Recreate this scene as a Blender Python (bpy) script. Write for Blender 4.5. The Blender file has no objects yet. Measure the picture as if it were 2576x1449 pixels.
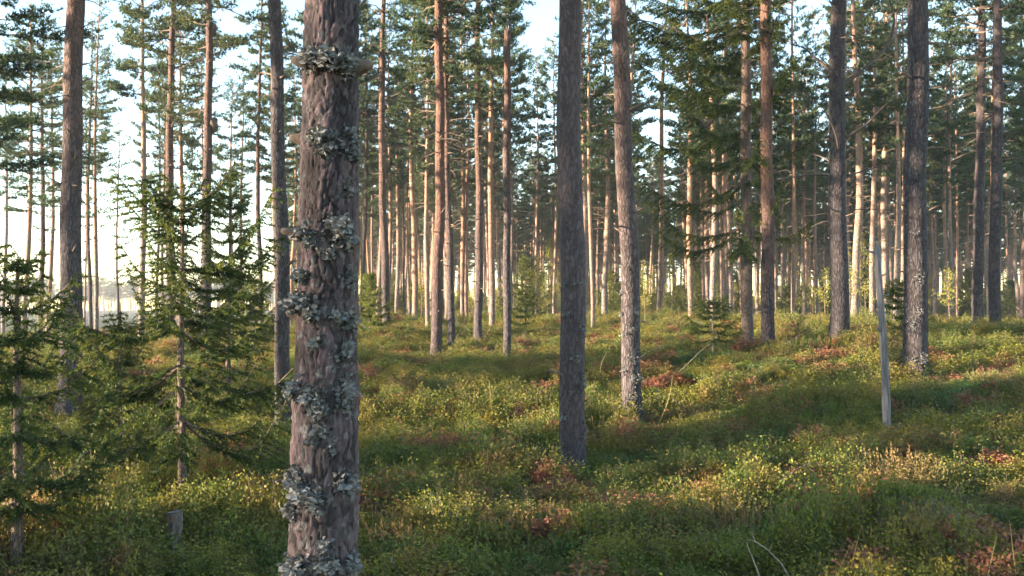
import bpy, math, random
import numpy as np
from mathutils import Vector, noise

R = math.radians
scene = bpy.context.scene
COL = scene.collection

# ------------------------------------------------------------------ camera, sky, sun, exposure
CAM_H = 1.6
FOC = 963.0                      # focal length in pixels of the 1024 wide frame
HORIZON = 775.0                  # row of the horizon on a 2576 x 1449 layout of the frame
K = 1024.0 / 2576.0
PITCH = math.atan((HORIZON - 724.5) * K / FOC)
cam_d = bpy.data.cameras.new('camera')
cam = bpy.data.objects.new('camera', cam_d)
COL.objects.link(cam)
cam.location = (0, 0, CAM_H)
cam.rotation_euler = (R(90) + PITCH, 0, 0)
cam_d.sensor_width = 36.0
cam_d.lens = FOC / 1024.0 * 36.0
cam_d.clip_start = 0.05
cam_d.clip_end = 3000
scene.camera = cam

SUN_EL, SUN_AZ = R(8.5), R(-102)       # azimuth measured clockwise from +Y (the view)
world = bpy.data.worlds.new('World')
scene.world = world
world.use_nodes = True
wn = world.node_tree
sky = wn.nodes.new('ShaderNodeTexSky')
sky.sky_type = 'NISHITA'
sky.sun_disc = False
sky.sun_elevation = SUN_EL
sky.sun_rotation = SUN_AZ
sky.air_density = 1.0
sky.dust_density = 0.0
sky.ozone_density = 1.5
bg = wn.nodes['Background']
bg.inputs['Strength'].default_value = 0.112
wn.links.new(sky.outputs[0], bg.inputs['Color'])

sd = bpy.data.lights.new('sun', 'SUN')
sd.energy = 5.0
sd.angle = R(0.5)
sd.color = (1.0, 0.82, 0.60)
sun = bpy.data.objects.new('sun', sd)
COL.objects.link(sun)
sdir = Vector((math.sin(SUN_AZ) * math.cos(SUN_EL), math.cos(SUN_AZ) * math.cos(SUN_EL), math.sin(SUN_EL)))
sun.rotation_euler = sdir.to_track_quat('Z', 'Y').to_euler()
sun.location = sdir * 100

scene.view_settings.view_transform = 'Standard'
scene.view_settings.look = 'None'
scene.view_settings.exposure = 2.85
scene.view_settings.gamma = 1.0
cy = scene.cycles
cy.max_bounces = 5
cy.diffuse_bounces = 3
cy.glossy_bounces = 1
cy.transmission_bounces = 2
cy.transparent_max_bounces = 4
cy.caustics_reflective = False
cy.caustics_refractive = False
cy.use_denoising = True
cy.use_adaptive_sampling = True
cy.adaptive_threshold = 0.02
cy.filter_width = 1.55

HAZE = 0.0005
cy.volume_bounces = 0
# ------------------------------------------------------------------ frame -> place
cp, sp = math.cos(PITCH), math.sin(PITCH)
def at(X, Y, d):
    """point at forward distance d seen at layout position X, Y"""
    u = (X - 1288.0) * K / FOC
    v = (724.5 - Y) * K / FOC
    fy = cp - v * sp
    fz = sp + v * cp
    s = d / fy
    return Vector((u * s, d, CAM_H + fz * s))

# ------------------------------------------------------------------ mesh helpers
class Geo:
    def __init__(self):
        self.V, self.T, self.Q, self.tint = [], [], [], []
        self.mT, self.mQ = [], []
        self.n = 0
    def add(self, V, F, mat=0, tint=0.5):
        V = np.asarray(V, dtype=np.float32).reshape(-1, 3)
        if len(V) == 0 or len(F) == 0: return
        t = np.broadcast_to(np.asarray(tint, dtype=np.float32), (len(V),))
        self.V.append(V); self.tint.append(t)
        for f in (F if isinstance(F, list) and isinstance(F[0], np.ndarray) else [F]):
            f = np.asarray(f, dtype=np.int64)
            (self.T if f.shape[1] == 3 else self.Q).append(f + self.n)
            (self.mT if f.shape[1] == 3 else self.mQ).append(np.full(len(f), mat, dtype=np.int32))
        self.n += len(V)
    def capped(self, V, F, sides, apex, mat=0, tint=0.5):
        """rings closed by a fan at the last one"""
        V = np.vstack([np.asarray(V).reshape(-1, 3), [apex]]); n = len(V) - 1; b = n - sides
        if not np.isscalar(tint): tint = np.append(tint, tint[-1])
        self.add(V, [np.asarray(F), np.array([(b + k, b + (k + 1) % sides, n) for k in range(sides)])], mat, tint)
    def mesh(self, name, mats, smooth=False):
        me = bpy.data.meshes.new(name)
        V = np.concatenate(self.V)
        me.vertices.add(len(V)); me.vertices.foreach_set('co', V.ravel())
        loops, starts, mi = [], [], []
        pos = 0
        for F, M, k in ((self.T, self.mT, 3), (self.Q, self.mQ, 4)):
            if F:
                F = np.concatenate(F)
                loops.append(F.ravel()); starts.append(pos + np.arange(len(F)) * k)
                pos += len(F) * k; mi.append(np.concatenate(M))
        loops = np.concatenate(loops); starts = np.concatenate(starts); mi = np.concatenate(mi)
        me.loops.add(len(loops)); me.loops.foreach_set('vertex_index', loops.astype(np.int32))
        me.polygons.add(len(starts)); me.polygons.foreach_set('loop_start', starts.astype(np.int32))
        me.polygons.foreach_set('material_index', mi)
        sm = np.full(len(starts), smooth, dtype=bool)
        me.polygons.foreach_set('use_smooth', sm)
        for m in mats: me.materials.append(m)
        a = me.attributes.new('tint', 'FLOAT', 'POINT')
        a.data.foreach_set('value', np.concatenate(self.tint).astype(np.float32))
        me.update(calc_edges=True)
        return me

def unit(v):
    v = np.asarray(v, dtype=np.float64)
    return v / np.maximum(np.linalg.norm(v, axis=-1, keepdims=True), 1e-9)

def tube(g, P, rad, sides=6, mat=0, tint=0.5, cap=True):
    P = np.asarray(P, dtype=np.float64); n = len(P)
    rad = np.broadcast_to(np.asarray(rad, dtype=np.float64), (n,))
    T = np.gradient(P, axis=0); T = unit(T)
    ref = np.array([0, 0, 1.0]) if abs(T[0][2]) < 0.8 else np.array([0, 1.0, 0])
    A = unit(np.cross(T, ref)); B = np.cross(T, A)
    th = np.arange(sides) / sides * 2 * np.pi
    ring = (A[:, None] * np.cos(th)[None, :, None] + B[:, None] * np.sin(th)[None, :, None]) * rad[:, None, None] + P[:, None]
    V = ring.reshape(-1, 3)
    i = np.arange(n - 1)[:, None] * sides; j = np.arange(sides)[None]
    j2 = (j + 1) % sides
    F = np.stack([i + j, i + j2, i + sides + j2, i + sides + j], -1).reshape(-1, 4)
    if cap: g.capped(V, F, sides, P[-1] + T[-1] * rad[-1] * 0.5, mat, tint)
    else: g.add(V, F, mat, tint)

def needles(g, P, D, L, W, mat=0, tint=0.5, rng=None):
    """thin triangles from P along D"""
    n = len(P)
    if n == 0: return
    D = unit(D)
    S = unit(np.cross(D, rng.normal(size=(n, 3))))
    L = np.broadcast_to(L, (n,))[:, None]; W = np.broadcast_to(W, (n,))[:, None]
    V = np.stack([P - S * W * .5, P + S * W * .5, P + D * L], 1).reshape(-1, 3)
    F = np.arange(3 * n).reshape(-1, 3)
    t = np.repeat(np.broadcast_to(tint, (n,)), 3)
    g.add(V, F, mat, t)

def leaves(g, P, D, L, W, mat=0, tint=0.5, rng=None, flat=None):
    n = len(P)
    if n == 0: return
    D = unit(D)
    N = rng.normal(size=(n, 3))
    if flat is not None: N = N * (1 - flat) + np.array([0, 0, 1.0]) * flat
    S = unit(np.cross(D, N))
    L = np.broadcast_to(L, (n,))[:, None]; W = np.broadcast_to(W, (n,))[:, None]
    V = np.stack([P, P + D * L * .5 + S * W * .5, P + D * L, P + D * L * .5 - S * W * .5], 1).reshape(-1, 3)
    F = np.arange(4 * n).reshape(-1, 4)
    t = np.repeat(np.broadcast_to(tint, (n,)), 4)
    g.add(V, F, mat, t)

# ------------------------------------------------------------------ scene objects
def link(name, me, parent=None, mats=None):
    o = bpy.data.objects.new(name, me)
    COL.objects.link(o)
    if parent is not None: o.parent = parent
    return o
def tag(o, label=None, cat=None, group=None, kind=None):
    if label: o['label'] = label
    if cat: o['category'] = cat
    if group: o['group'] = group
    if kind: o['kind'] = kind
    return o
def thing(name, loc, label, cat, group=None, rot=(0, 0, 0), scale=1.0):
    o = bpy.data.objects.new(name, None)
    o.empty_display_size = 0.2
    COL.objects.link(o)
    o.location = loc; o.rotation_euler = rot; o.scale = (scale,) * 3
    return tag(o, label, cat, group)

# ------------------------------------------------------------------ materials
class NT:
    def __init__(self, name):
        self.m = bpy.data.materials.new(name); self.m.use_nodes = True
        self.t = self.m.node_tree; self.N = self.t.nodes; self.L = self.t.links
        self.b = self.N['Principled BSDF']; self.out = self.N['Material Output']
        self.b.inputs['Roughness'].default_value = 0.85
        self.b.inputs['Specular IOR Level'].default_value = 0.2
    def n(self, typ, **kw):
        x = self.N.new(typ)
        for k, v in kw.items():
            if k.startswith('i_'):
                k = k[2:]
                x.inputs[int(k) if k.isdigit() else k].default_value = v
            else: setattr(x, k, v)
        return x
    def l(self, a, b): self.L.new(a, b)
    def mix(self, fac, a, b, mode='MIX'):
        x = self.n('ShaderNodeMix', data_type='RGBA', blend_type=mode)
        for s, v in ((0, fac), (6, a), (7, b)):
            if hasattr(v, 'is_output'): self.l(v, x.inputs[s])
            else: x.inputs[s].default_value = v if s == 0 else (*v, 1)
        return x.outputs[2]
    def rng(self, v, a, b, c=0.0, d=1.0):
        x = self.n('ShaderNodeMapRange')
        self.l(v, x.inputs[0])
        for k, val in zip((1, 2, 3, 4), (a, b, c, d)): x.inputs[k].default_value = val
        return x.outputs[0]
    def math(self, op, a, b=None):
        x = self.n('ShaderNodeMath', operation=op)
        for s, v in ((0, a), (1, b)):
            if v is None: continue
            if hasattr(v, 'is_output'): self.l(v, x.inputs[s])
            else: x.inputs[s].default_value = v
        return x.outputs[0]

def leaf_mat(name, cols, dry=None, trans=0.3, obj_var=0.35, rough=0.6, patch=None):
    """cols: dark, mid, light by the tint of each leaf; object/instance random shifts the whole plant"""
    q = NT(name)
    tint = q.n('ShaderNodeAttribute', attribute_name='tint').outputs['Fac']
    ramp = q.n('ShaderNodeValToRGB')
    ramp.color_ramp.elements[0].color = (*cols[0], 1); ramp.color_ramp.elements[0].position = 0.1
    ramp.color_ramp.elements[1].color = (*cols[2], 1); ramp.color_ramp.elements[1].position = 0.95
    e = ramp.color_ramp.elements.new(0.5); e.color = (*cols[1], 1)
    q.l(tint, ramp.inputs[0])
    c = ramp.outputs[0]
    rnd = q.n('ShaderNodeObjectInfo').outputs['Random']
    if dry: c = q.mix(q.rng(rnd, 0.45, 1.0, 0, obj_var), c, dry)
    if patch:
        geo = q.n('ShaderNodeNewGeometry')
        for scale, lo, hi, amt, pc in patch:
            nz = q.n('ShaderNodeTexNoise', i_Scale=scale, i_Detail=3.0, i_Roughness=0.6)
            q.l(geo.outputs['Position'], nz.inputs['Vector'])
            f = q.rng(nz.outputs[0], lo, hi, 0, amt)
            f = q.math('MULTIPLY', f, q.rng(tint, 0.0, 0.8, 0.35, 1.0))
            c = q.mix(f, c, pc)
    q.l(c, q.b.inputs['Base Color'])
    q.b.inputs['Roughness'].default_value = rough
    tr = q.n('ShaderNodeBsdfTranslucent')
    q.l(q.mix(1.0, c, (1.0, 1.0, 0.6), 'MULTIPLY'), tr.inputs['Color'])
    mx = q.n('ShaderNodeMixShader'); mx.inputs[0].default_value = trans
    q.l(q.b.outputs[0], mx.inputs[1]); q.l(tr.outputs[0], mx.inputs[2])
    q.l(mx.outputs[0], q.out.inputs['Surface'])
    return q.m

def bark_mat(name, low, high, z0, z1, crev=(0.03, 0.022, 0.02), scale=1.0, lich=0.35, bump=0.7, lichcol=(0.16, 0.165, 0.155)):
    q = NT(name)
    tc = q.n('ShaderNodeTexCoord')
    oi = q.n('ShaderNodeObjectInfo')
    add = q.n('ShaderNodeVectorMath', operation='ADD')
    comb = q.n('ShaderNodeCombineXYZ')
    q.l(q.math('MULTIPLY', oi.outputs['Random'], 37.0), comb.inputs['X'])
    q.l(q.math('MULTIPLY', oi.outputs['Random'], 11.0), comb.inputs['Y'])
    q.l(tc.outputs['Object'], add.inputs[0]); q.l(comb.outputs[0], add.inputs[1])
    mp = q.n('ShaderNodeMapping'); mp.inputs['Scale'].default_value = (scale, scale, scale * 0.30)
    q.l(add.outputs[0], mp.inputs[0])
    wn_ = q.n('ShaderNodeTexNoise', i_Scale=9.0, i_Detail=3.0)
    q.l(mp.outputs[0], wn_.inputs['Vector'])
    wp = q.n('ShaderNodeMix', data_type='VECTOR'); wp.inputs[0].default_value = 0.13
    q.l(mp.outputs[0], wp.inputs[4]); q.l(wn_.outputs['Color'], wp.inputs[5])
    vo = q.n('ShaderNodeTexVoronoi', feature='DISTANCE_TO_EDGE', i_Scale=29.0)
    q.l(wp.outputs[1], vo.inputs['Vector'])
    vc = q.n('ShaderNodeTexVoronoi', feature='F1', i_Scale=29.0)
    q.l(wp.outputs[1], vc.inputs['Vector'])
    fine = q.n('ShaderNodeTexNoise', i_Scale=55.0, i_Detail=4.0)
    q.l(add.outputs[0], fine.inputs['Vector'])
    big = q.n('ShaderNodeTexNoise', i_Scale=2.6, i_Detail=4.0)
    q.l(add.outputs[0], big.inputs['Vector'])
    sep = q.n('ShaderNodeSeparateXYZ'); q.l(tc.outputs['Object'], sep.inputs[0])
    zz = q.math('ADD', sep.outputs['Z'], q.math('MULTIPLY', q.math('SUBTRACT', big.outputs[0], 0.5), 2.2))
    zz = q.math('ADD', zz, q.math('MULTIPLY', q.math('SUBTRACT', oi.outputs['Random'], 0.5), 2.5))
    c = q.mix(q.rng(zz, z0, z1), low, high)
    vcs = q.n('ShaderNodeSeparateColor'); q.l(vc.outputs['Color'], vcs.inputs[0])
    hs = q.n('ShaderNodeHueSaturation')
    q.l(c, hs.inputs['Color']); q.l(q.rng(vcs.outputs[0], 0, 1, 0.65, 1.35), hs.inputs['Value'])
    c = hs.outputs[0]
    c = q.mix(q.rng(fine.outputs[0], 0.35, 0.75, 0.0, 0.45), c, tuple(x * 1.5 for x in low))
    ln = q.n('ShaderNodeTexNoise', i_Scale=14.0, i_Detail=5.0, i_Roughness=0.65)
    q.l(add.outputs[0], ln.inputs['Vector'])
    lf = q.math('MULTIPLY', q.rng(ln.outputs[0], 0.52, 0.64), q.rng(zz, z0 - 0.5, z1 * 0.7, lich, 0.0))
    c = q.mix(lf, c, lichcol)
    cr = q.rng(vo.outputs[0], 0.0, 0.20, 0.85, 0.0)
    cr = q.math('MULTIPLY', cr, q.rng(zz, z0, z1, 1.0, 0.45))
    c = q.mix(cr, c, crev)
    q.l(c, q.b.inputs['Base Color'])
    bp = q.n('ShaderNodeBump'); bp.inputs['Strength'].default_value = bump; bp.inputs['Distance'].default_value = 0.02
    hgt = q.math('ADD', q.rng(vo.outputs[0], 0.0, 0.2), q.math('MULTIPLY', fine.outputs[0], 0.5))
    q.l(hgt, bp.inputs['Height']); q.l(bp.outputs[0], q.b.inputs['Normal'])
    q.b.inputs['Roughness'].default_value = 0.9
    return q.m

def plain_mat(name, col, var=0.4, scale=20.0, rough=0.85, bump=0.3, stretch=1.0, col2=None):
    q = NT(name)
    tc = q.n('ShaderNodeTexCoord')
    mp = q.n('ShaderNodeMapping'); mp.inputs['Scale'].default_value = (1, 1, stretch)
    q.l(tc.outputs['Object'], mp.inputs[0])
    nz = q.n('ShaderNodeTexNoise', i_Scale=scale, i_Detail=5.0); q.l(mp.outputs[0], nz.inputs['Vector'])
    a = tuple(x * (1 - var) for x in col); b = tuple(min(1, x * (1 + var)) for x in (col2 or col))
    c = q.mix(q.rng(nz.outputs[0], 0.3, 0.7), a, b)
    q.l(c, q.b.inputs['Base Color']); q.b.inputs['Roughness'].default_value = rough
    bp = q.n('ShaderNodeBump'); bp.inputs['Strength'].default_value = bump; bp.inputs['Distance'].default_value = 0.01
    q.l(nz.outputs[0], bp.inputs['Height']); q.l(bp.outputs[0], q.b.inputs['Normal'])
    return q.m

M_BARK = bark_mat('pine_bark', (0.085, 0.069, 0.072), (0.155, 0.085, 0.06), 1.5, 6.5)
M_BARK_RED = bark_mat('reddish_pine_bark', (0.09, 0.066, 0.066), (0.165, 0.083, 0.057), 0.5, 4.0, lich=0.2)
M_BARK_GREY = bark_mat('grey_pine_bark', (0.065, 0.054, 0.058), (0.09, 0.065, 0.06), 3.0, 9.0, lich=0.3)
M_BARK_FAR_SUNLIT = bark_mat('sunlit_far_pine_bark', (0.25, 0.19, 0.165), (0.36, 0.21, 0.135), 1.5, 7.0, lich=0.2, bump=0.4)  # paler copy of the pine bark: sunshine on far trunks put into the colour
M_BARK_FAR_SUNLIT_RED = bark_mat('sunlit_far_reddish_bark', (0.24, 0.17, 0.145), (0.38, 0.20, 0.12), 0.5, 5.0, lich=0.15, bump=0.4)  # reddish bark brightened the same way, sun on far trunks in its colour
M_BARK_NEAR = bark_mat('near_pine_bark', (0.078, 0.06, 0.063), (0.12, 0.082, 0.072), 3.0, 8.0, crev=(0.045, 0.032, 0.03), scale=1.0, lich=0.25, bump=0.5)
M_SPRUCE_BARK = bark_mat('spruce_bark', (0.15, 0.105, 0.085), (0.16, 0.105, 0.08), 1.0, 6.0, scale=1.8, lich=0.3, bump=0.4)
M_DEAD = plain_mat('weathered_wood', (0.14, 0.13, 0.125), 0.6, 45, stretch=0.08, bump=.8)
M_STUMP = plain_mat('stump_bark', (0.13, 0.10, 0.085), 0.6, 40, stretch=0.3, bump=1.0)
M_POLE = plain_mat('barkless_wood', (0.14, 0.132, 0.135), 0.6, 45, stretch=0.08, bump=.8)
M_TWIG = plain_mat('twig_bark', (0.15, 0.105, 0.08), 0.4, 30)
M_LIMB = plain_mat('dark_limb_bark', (0.085, 0.065, 0.058), 0.4, 30)
M_PALE_TWIG = plain_mat('bleached_twig', (0.27, 0.22, 0.165), 0.4, 40)
M_LICHEN = leaf_mat('grey_lichen', ((0.045, 0.044, 0.045), (0.105, 0.103, 0.102), (0.20, 0.195, 0.19)), trans=0.1, rough=0.95)
M_PINE = leaf_mat('pine_needles', ((0.035, 0.062, 0.04), (0.075, 0.115, 0.062), (0.16, 0.175, 0.065)), dry=(0.14, 0.13, 0.05), trans=0.35, obj_var=0.35)
M_SPRUCE = leaf_mat('spruce_needles', ((0.026, 0.045, 0.018), (0.065, 0.09, 0.026), (0.16, 0.155, 0.03)), dry=(0.16, 0.12, 0.025), trans=0.4, obj_var=0.3)
M_SAPLING = leaf_mat('sapling_needles', ((0.05, 0.072, 0.02), (0.115, 0.14, 0.034), (0.24, 0.23, 0.05)), trans=0.4)
M_BOUGH_SUNLIT = leaf_mat('sunlit_bough_needles', ((0.03, 0.052, 0.022), (0.075, 0.10, 0.032), (0.18, 0.18, 0.042)), trans=0.4)  # lighter spruce needles: sun on the lower boughs put into the colour
M_BIRCH = leaf_mat('birch_leaves', ((0.16, 0.17, 0.03), (0.28, 0.27, 0.05), (0.42, 0.36, 0.07)), trans=0.45)
PATCH = [(0.7, 0.50, 0.66, 0.7, (0.25, 0.175, 0.022)), (1.6, 0.55, 0.68, 0.5, (0.25, 0.10, 0.04)), (3.5, 0.60, 0.70, 0.65, (0.24, 0.075, 0.06)), (0.4, 0.55, 0.7, 0.6, (0.15, 0.085, 0.06))]
M_BILBERRY = leaf_mat('bilberry_leaves', ((0.022, 0.045, 0.010), (0.062, 0.105, 0.02), (0.20, 0.215, 0.038)), dry=(0.24, 0.165, 0.03), trans=0.32, obj_var=0.6, patch=PATCH)  # real greens, but the top-leaf tone is raised to brighten sun patches
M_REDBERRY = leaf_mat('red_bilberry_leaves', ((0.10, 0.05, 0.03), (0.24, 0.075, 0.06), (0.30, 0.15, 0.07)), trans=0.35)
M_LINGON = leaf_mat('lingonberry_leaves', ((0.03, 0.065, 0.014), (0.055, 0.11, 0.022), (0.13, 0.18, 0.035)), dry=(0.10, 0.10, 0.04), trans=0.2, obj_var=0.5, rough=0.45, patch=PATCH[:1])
M_HEATHER = leaf_mat('heather_sprigs', ((0.07, 0.055, 0.025), (0.16, 0.10, 0.045), (0.34, 0.215, 0.095)), dry=(0.17, 0.10, 0.07), trans=0.25, obj_var=0.6, patch=PATCH[:1])  # heather browns, with sprig tops paled to brighten the sunlit band
M_MOSS = leaf_mat('moss_fronds', ((0.06, 0.085, 0.02), (0.13, 0.155, 0.03), (0.24, 0.23, 0.05)), trans=0.3)
M_GRASS = leaf_mat('dry_grass', ((0.20, 0.16, 0.06), (0.33, 0.25, 0.09), (0.45, 0.35, 0.15)), trans=0.35)

# ------------------------------------------------------------------ the trees that the photograph shows one by one
# x at the foot, row of the foot (None: hidden), width seen, diameter, x at the top edge, style, label
TREES = [
 (8, None, 9, .20, 14, 'thin', 'thin pine half lit orange at the very edge, beyond the dark little spruce'),
 (58, None, 13, .20, 80, 'dark', 'slender shaded pine leaning behind the small dark spruce, under heavy dark boughs'),
 (100, None, 13, .22, 112, 'thin', 'straight pale pine, first of a close pair before the thick orange-brown pine'),
 (120, None, 11, .20, 130, 'twiggy', 'pale twiggy pine, second of a close pair before the thick orange-brown pine'),
 (175, 1040, 52, .34, 195, 'thick', 'thick orange-brown pine with rough lit bark standing between two young spruces'),
 (213, None, 5, .11, 216, 'pole', 'hair-thin pole pine just behind the thick orange-brown pine against white sky'),
 (228, None, 10, .20, 234, 'twiggy', 'first of two slim twiggy pines close together beside the thick orange-brown pine'),
 (242, None, 11, .20, 252, 'twiggy', 'second of two slim twiggy pines close together beside the thick orange-brown pine'),
 (298, None, 6, .13, 303, 'pole', 'lone hair-thin pine with sparse little twigs in the open white sky gap'),
 (355, None, 15, .23, 363, 'thin', 'straight grey pine alone between the bright sky gap and the tall young spruce'),
 (392, None, 8, .19, 399, 'twiggy', 'thin pine, first of two beside the tall young spruce and its dark neighbour'),
 (409, None, 9, .20, 413, 'twiggy', 'thin sunlit pine, second of two touching the dark trunk behind the tall young spruce'),
 (430, 862, 23, .30, 437, 'dark', 'dark shaded pine directly behind the tip of the tall young spruce'),
 (455, None, 13, .24, 460, 'red', 'orange pine trunk peeking out beside the dark pine behind the tall spruce'),
 (520, 872, 24, .28, 523, 'thin', 'grey-brown pine with dark burls on one side behind the tall young spruce'),
 (505, None, 7, .16, 507, 'thin', 'thin pine half hidden behind the pine with dark burls'),
 (583, None, 9, .19, 588, 'twiggy', 'sunlit thin pine rising behind the sparse farther spruce'),
 (611, None, 8, .19, 612, 'twiggy', 'pale thin pine between the sparse farther spruce and a dark slim pine'),
 (657, None, 12, .20, 659, 'dark', 'dark slim pine in the sky gap before the slim patchily lit pine'),
 (694, None, 10, .18, 697, 'thin', 'thin grey pine hugging the slim patchily lit pine beside the lichen-crusted trunk'),
 (712, 1090, 36, .20, 708, 'grey', 'slim patchily lit pine standing close behind the lichen-crusted trunk'),
 (897, None, 7, .16, 900, 'thin', 'thin dark pine touching the edge of the lichen-crusted trunk'),
 (912, None, 11, .20, 914, 'thin', 'bright sunlit thin pine next to the lichen-crusted trunk'),
 (972, 840, 20, .27, 966, 'dark', 'dark mid-distance pine with a young spruce at its foot'),
 (952, None, 12, .22, 954, 'thin', 'brown pine directly behind the dark pine with a young spruce at its foot'),
 (1001, 803, 6, .15, 1001, 'thin', 'pale pencil-thin pine, first of two in the sunlit grove beyond the dark pine'),
 (1015, 805, 6, .15, 1016, 'thin', 'pale pencil-thin pine, second of two in the sunlit grove beyond the dark pine'),
 (1044, 800, 15, .26, 1044, 'red', 'brightly sunlit pine standing out whitish orange in the middle grove'),
 (1097, 905, 27, .28, 1102, 'red', 'glowing orange-lit pine with a grey flared foot, front of the middle grove'),
 (1113, None, 8, .18, 1113, 'red', 'thin reddish pine peeping from behind the glowing orange-lit pine'),
 (1136, 885, 18, .20, 1128, 'thin', 'slender brown pine beside the glowing orange-lit pine, small bare twig at its foot'),
 (1163, 815, 10, .20, 1163, 'red', 'first of a sunlit twin pair of thin pines on reddish heath'),
 (1173, 812, 10, .20, 1171, 'red', 'second of a sunlit twin pair of thin pines on reddish heath'),
 (1203, 858, 20, .25, 1206, 'thin', 'straight brown pine between the sunlit twin pair and the topless dead trunk'),
 (1275, 905, 19, .19, 1280, 'snag', 'topless dead pine trunk, smooth and bare, broken off near the frame top'),
 (1349, None, 8, .18, 1348, 'thin', 'thin bright pine beyond the yellow-green saplings, before the broad centre pine'),
 (1393, None, 8, .18, 1395, 'thin', 'thin bright pine touching the broad centre pine on its sunny side'),
 (1440, 1170, 63, .28, 1452, 'centre', 'broad straight centre pine, half lit, foot in dark shrubs'),
 (1493, None, 8, .20, 1493, 'thin', 'thin reddish far pine in the gap just past the broad centre pine'),
 (1520, 790, 14, .24, 1526, 'thin', 'grey far pine midway between the broad centre pine and the lichen-knobbed pine'),
 (1535, None, 8, .20, 1536, 'thin', 'thin pale far pine tight against the sunny side of the lichen-knobbed pine'),
 (1592, 1060, 47, .27, 1570, 'knobby', 'tall pine leaning slightly with orange upper bark and grey lichen knobs'),
 (1658, 795, 14, .24, 1684, 'red', 'leaning pinkish sunlit pine whose top bends into the open sky gap'),
 (1930, 920, 33, .28, 1938, 'redder', 'smooth reddish pine standing in front of the big dark spruce'),
 (2112, 825, 44, .33, 2110, 'limbed', 'purple-grey pine with long crooked bare limbs on both sides'),
 (2150, 808, 18, .25, 2146, 'thin', 'sunlit straight pine just behind the pine with crooked limbs'),
 (2163, 812, 11, .20, 2161, 'red', 'thin shaded pine doubling the straight pine behind the crooked limbs'),
 (2194, 812, 13, .20, 2190, 'thin', 'thin pale-footed pine between the crooked-limbed pine and the grey broken pole'),
 (2208, None, 8, .18, 2206, 'thin', 'very thin whitish pine directly behind the tip of the grey broken pole'),
 (2228, 815, 15, .24, 2225, 'thin', 'brown pine between the grey broken pole and the thick rough-barked pine'),
 (2305, 945, 57, .36, 2294, 'rough', 'thick rough-barked pine with lichen-grey foot near the grey broken pole'),
 (2322, None, 9, .20, 2322, 'red', 'orange thin pine showing past the shaded side of the thick rough-barked pine'),
 (2349, None, 9, .20, 2348, 'thin', 'thin far pine, first past the thick rough-barked pine'),
 (2394, None, 11, .20, 2395, 'thin', 'thin far pine with pale dead twigs before the straight purple-grey pair'),
 (2407, None, 7, .18, 2405, 'thin', 'hair-thin far pine behind the one with pale dead twigs'),
 (2460, 825, 25, .28, 2464, 'grey', 'first of the straight purple-grey pair standing on the mound crest'),
 (2484, None, 8, .18, 2484, 'thin', 'thin bright pine between the straight purple-grey pair'),
 (2502, 830, 27, .28, 2497, 'grey', 'second of the straight purple-grey pair standing on the mound crest'),
 (2571, 838, 12, .22, 2567, 'thin', 'slim pine cut by the frame edge past the straight purple-grey pair'),
]
def depth(w, dia): return dia * FOC / K / w

# ------------------------------------------------------------------ ground
ctrl = []
for X, Y, w, dia, Xt, st, lab in TREES:
    if Y is not None:
        ctrl.append(tuple(at(X, Y, depth(w, dia))))
ctrl += [tuple(at(1880, 888, 22.0)), tuple(at(2232, 1060, 11.0))]
ctrl += [(x, y, 0.0) for x, y in ((0, 0), (-3, 3), (3, 3), (0, 5), (-3, 6), (3, 6), (0, -8), (-8, 0), (8, 0), (-6, 9), (-2, 9), (1, 8.5), (-20, 0), (20, -10), (-20, -20), (0, -40))]
ctrl += [(5, 8, 0.12), (8, 9, 0.35), (8, 13, 0.75), (12, 14, 1.05), (13, 20, 1.35), (18, 20, 1.3), (20, 30, 1.0), (30, 40, 0.9), (15, 40, 1.05), (0, 45, 1.2), (8, 50, 1.15), (-3, 60, 1.1),
         (15, 60, 0.9), (30, 70, 0.8), (0, 90, 1.0), (40, 100, 0.8), (12, 100, 0.9), (30, 20, 1.2), (40, 0, 0.5),
         (-10, 24, 0.0), (-14, 32, 0.05), (-20, 40, -0.1), (-25, 60, -0.4), (-12, 48, 0.15), (-40, 60, -0.5), (-45, 30, -0.2), (-60, 100, -0.8), (-20, 100, -0.4), (-60, 0, -0.3), (-60, -50, -.3),
         (3, 27, 0.7), (6, 31, 1.05), (10, 32, 1.2), (-3, 36, 0.8), (1, 35, .95)]
for a in range(24):
    for rr, zz in ((220, -0.5), (600, -1.0)):
        ctrl.append((rr * math.cos(a * math.pi / 12), rr * math.sin(a * math.pi / 12), zz))
ctrl = np.array(ctrl)

_prng = np.random.default_rng(5)
_LAT = _prng.random((64, 64))
def vnoise(x, y):
    xi = np.floor(x).astype(int); yi = np.floor(y).astype(int)
    fx = x - xi; fy = y - yi
    fx = fx * fx * (3 - 2 * fx); fy = fy * fy * (3 - 2 * fy)
    g = lambda a, b: _LAT[a % 64, b % 64]
    return (g(xi, yi) * (1 - fx) + g(xi + 1, yi) * fx) * (1 - fy) + (g(xi, yi + 1) * (1 - fx) + g(xi + 1, yi + 1) * fx) * fy - .5

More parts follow.
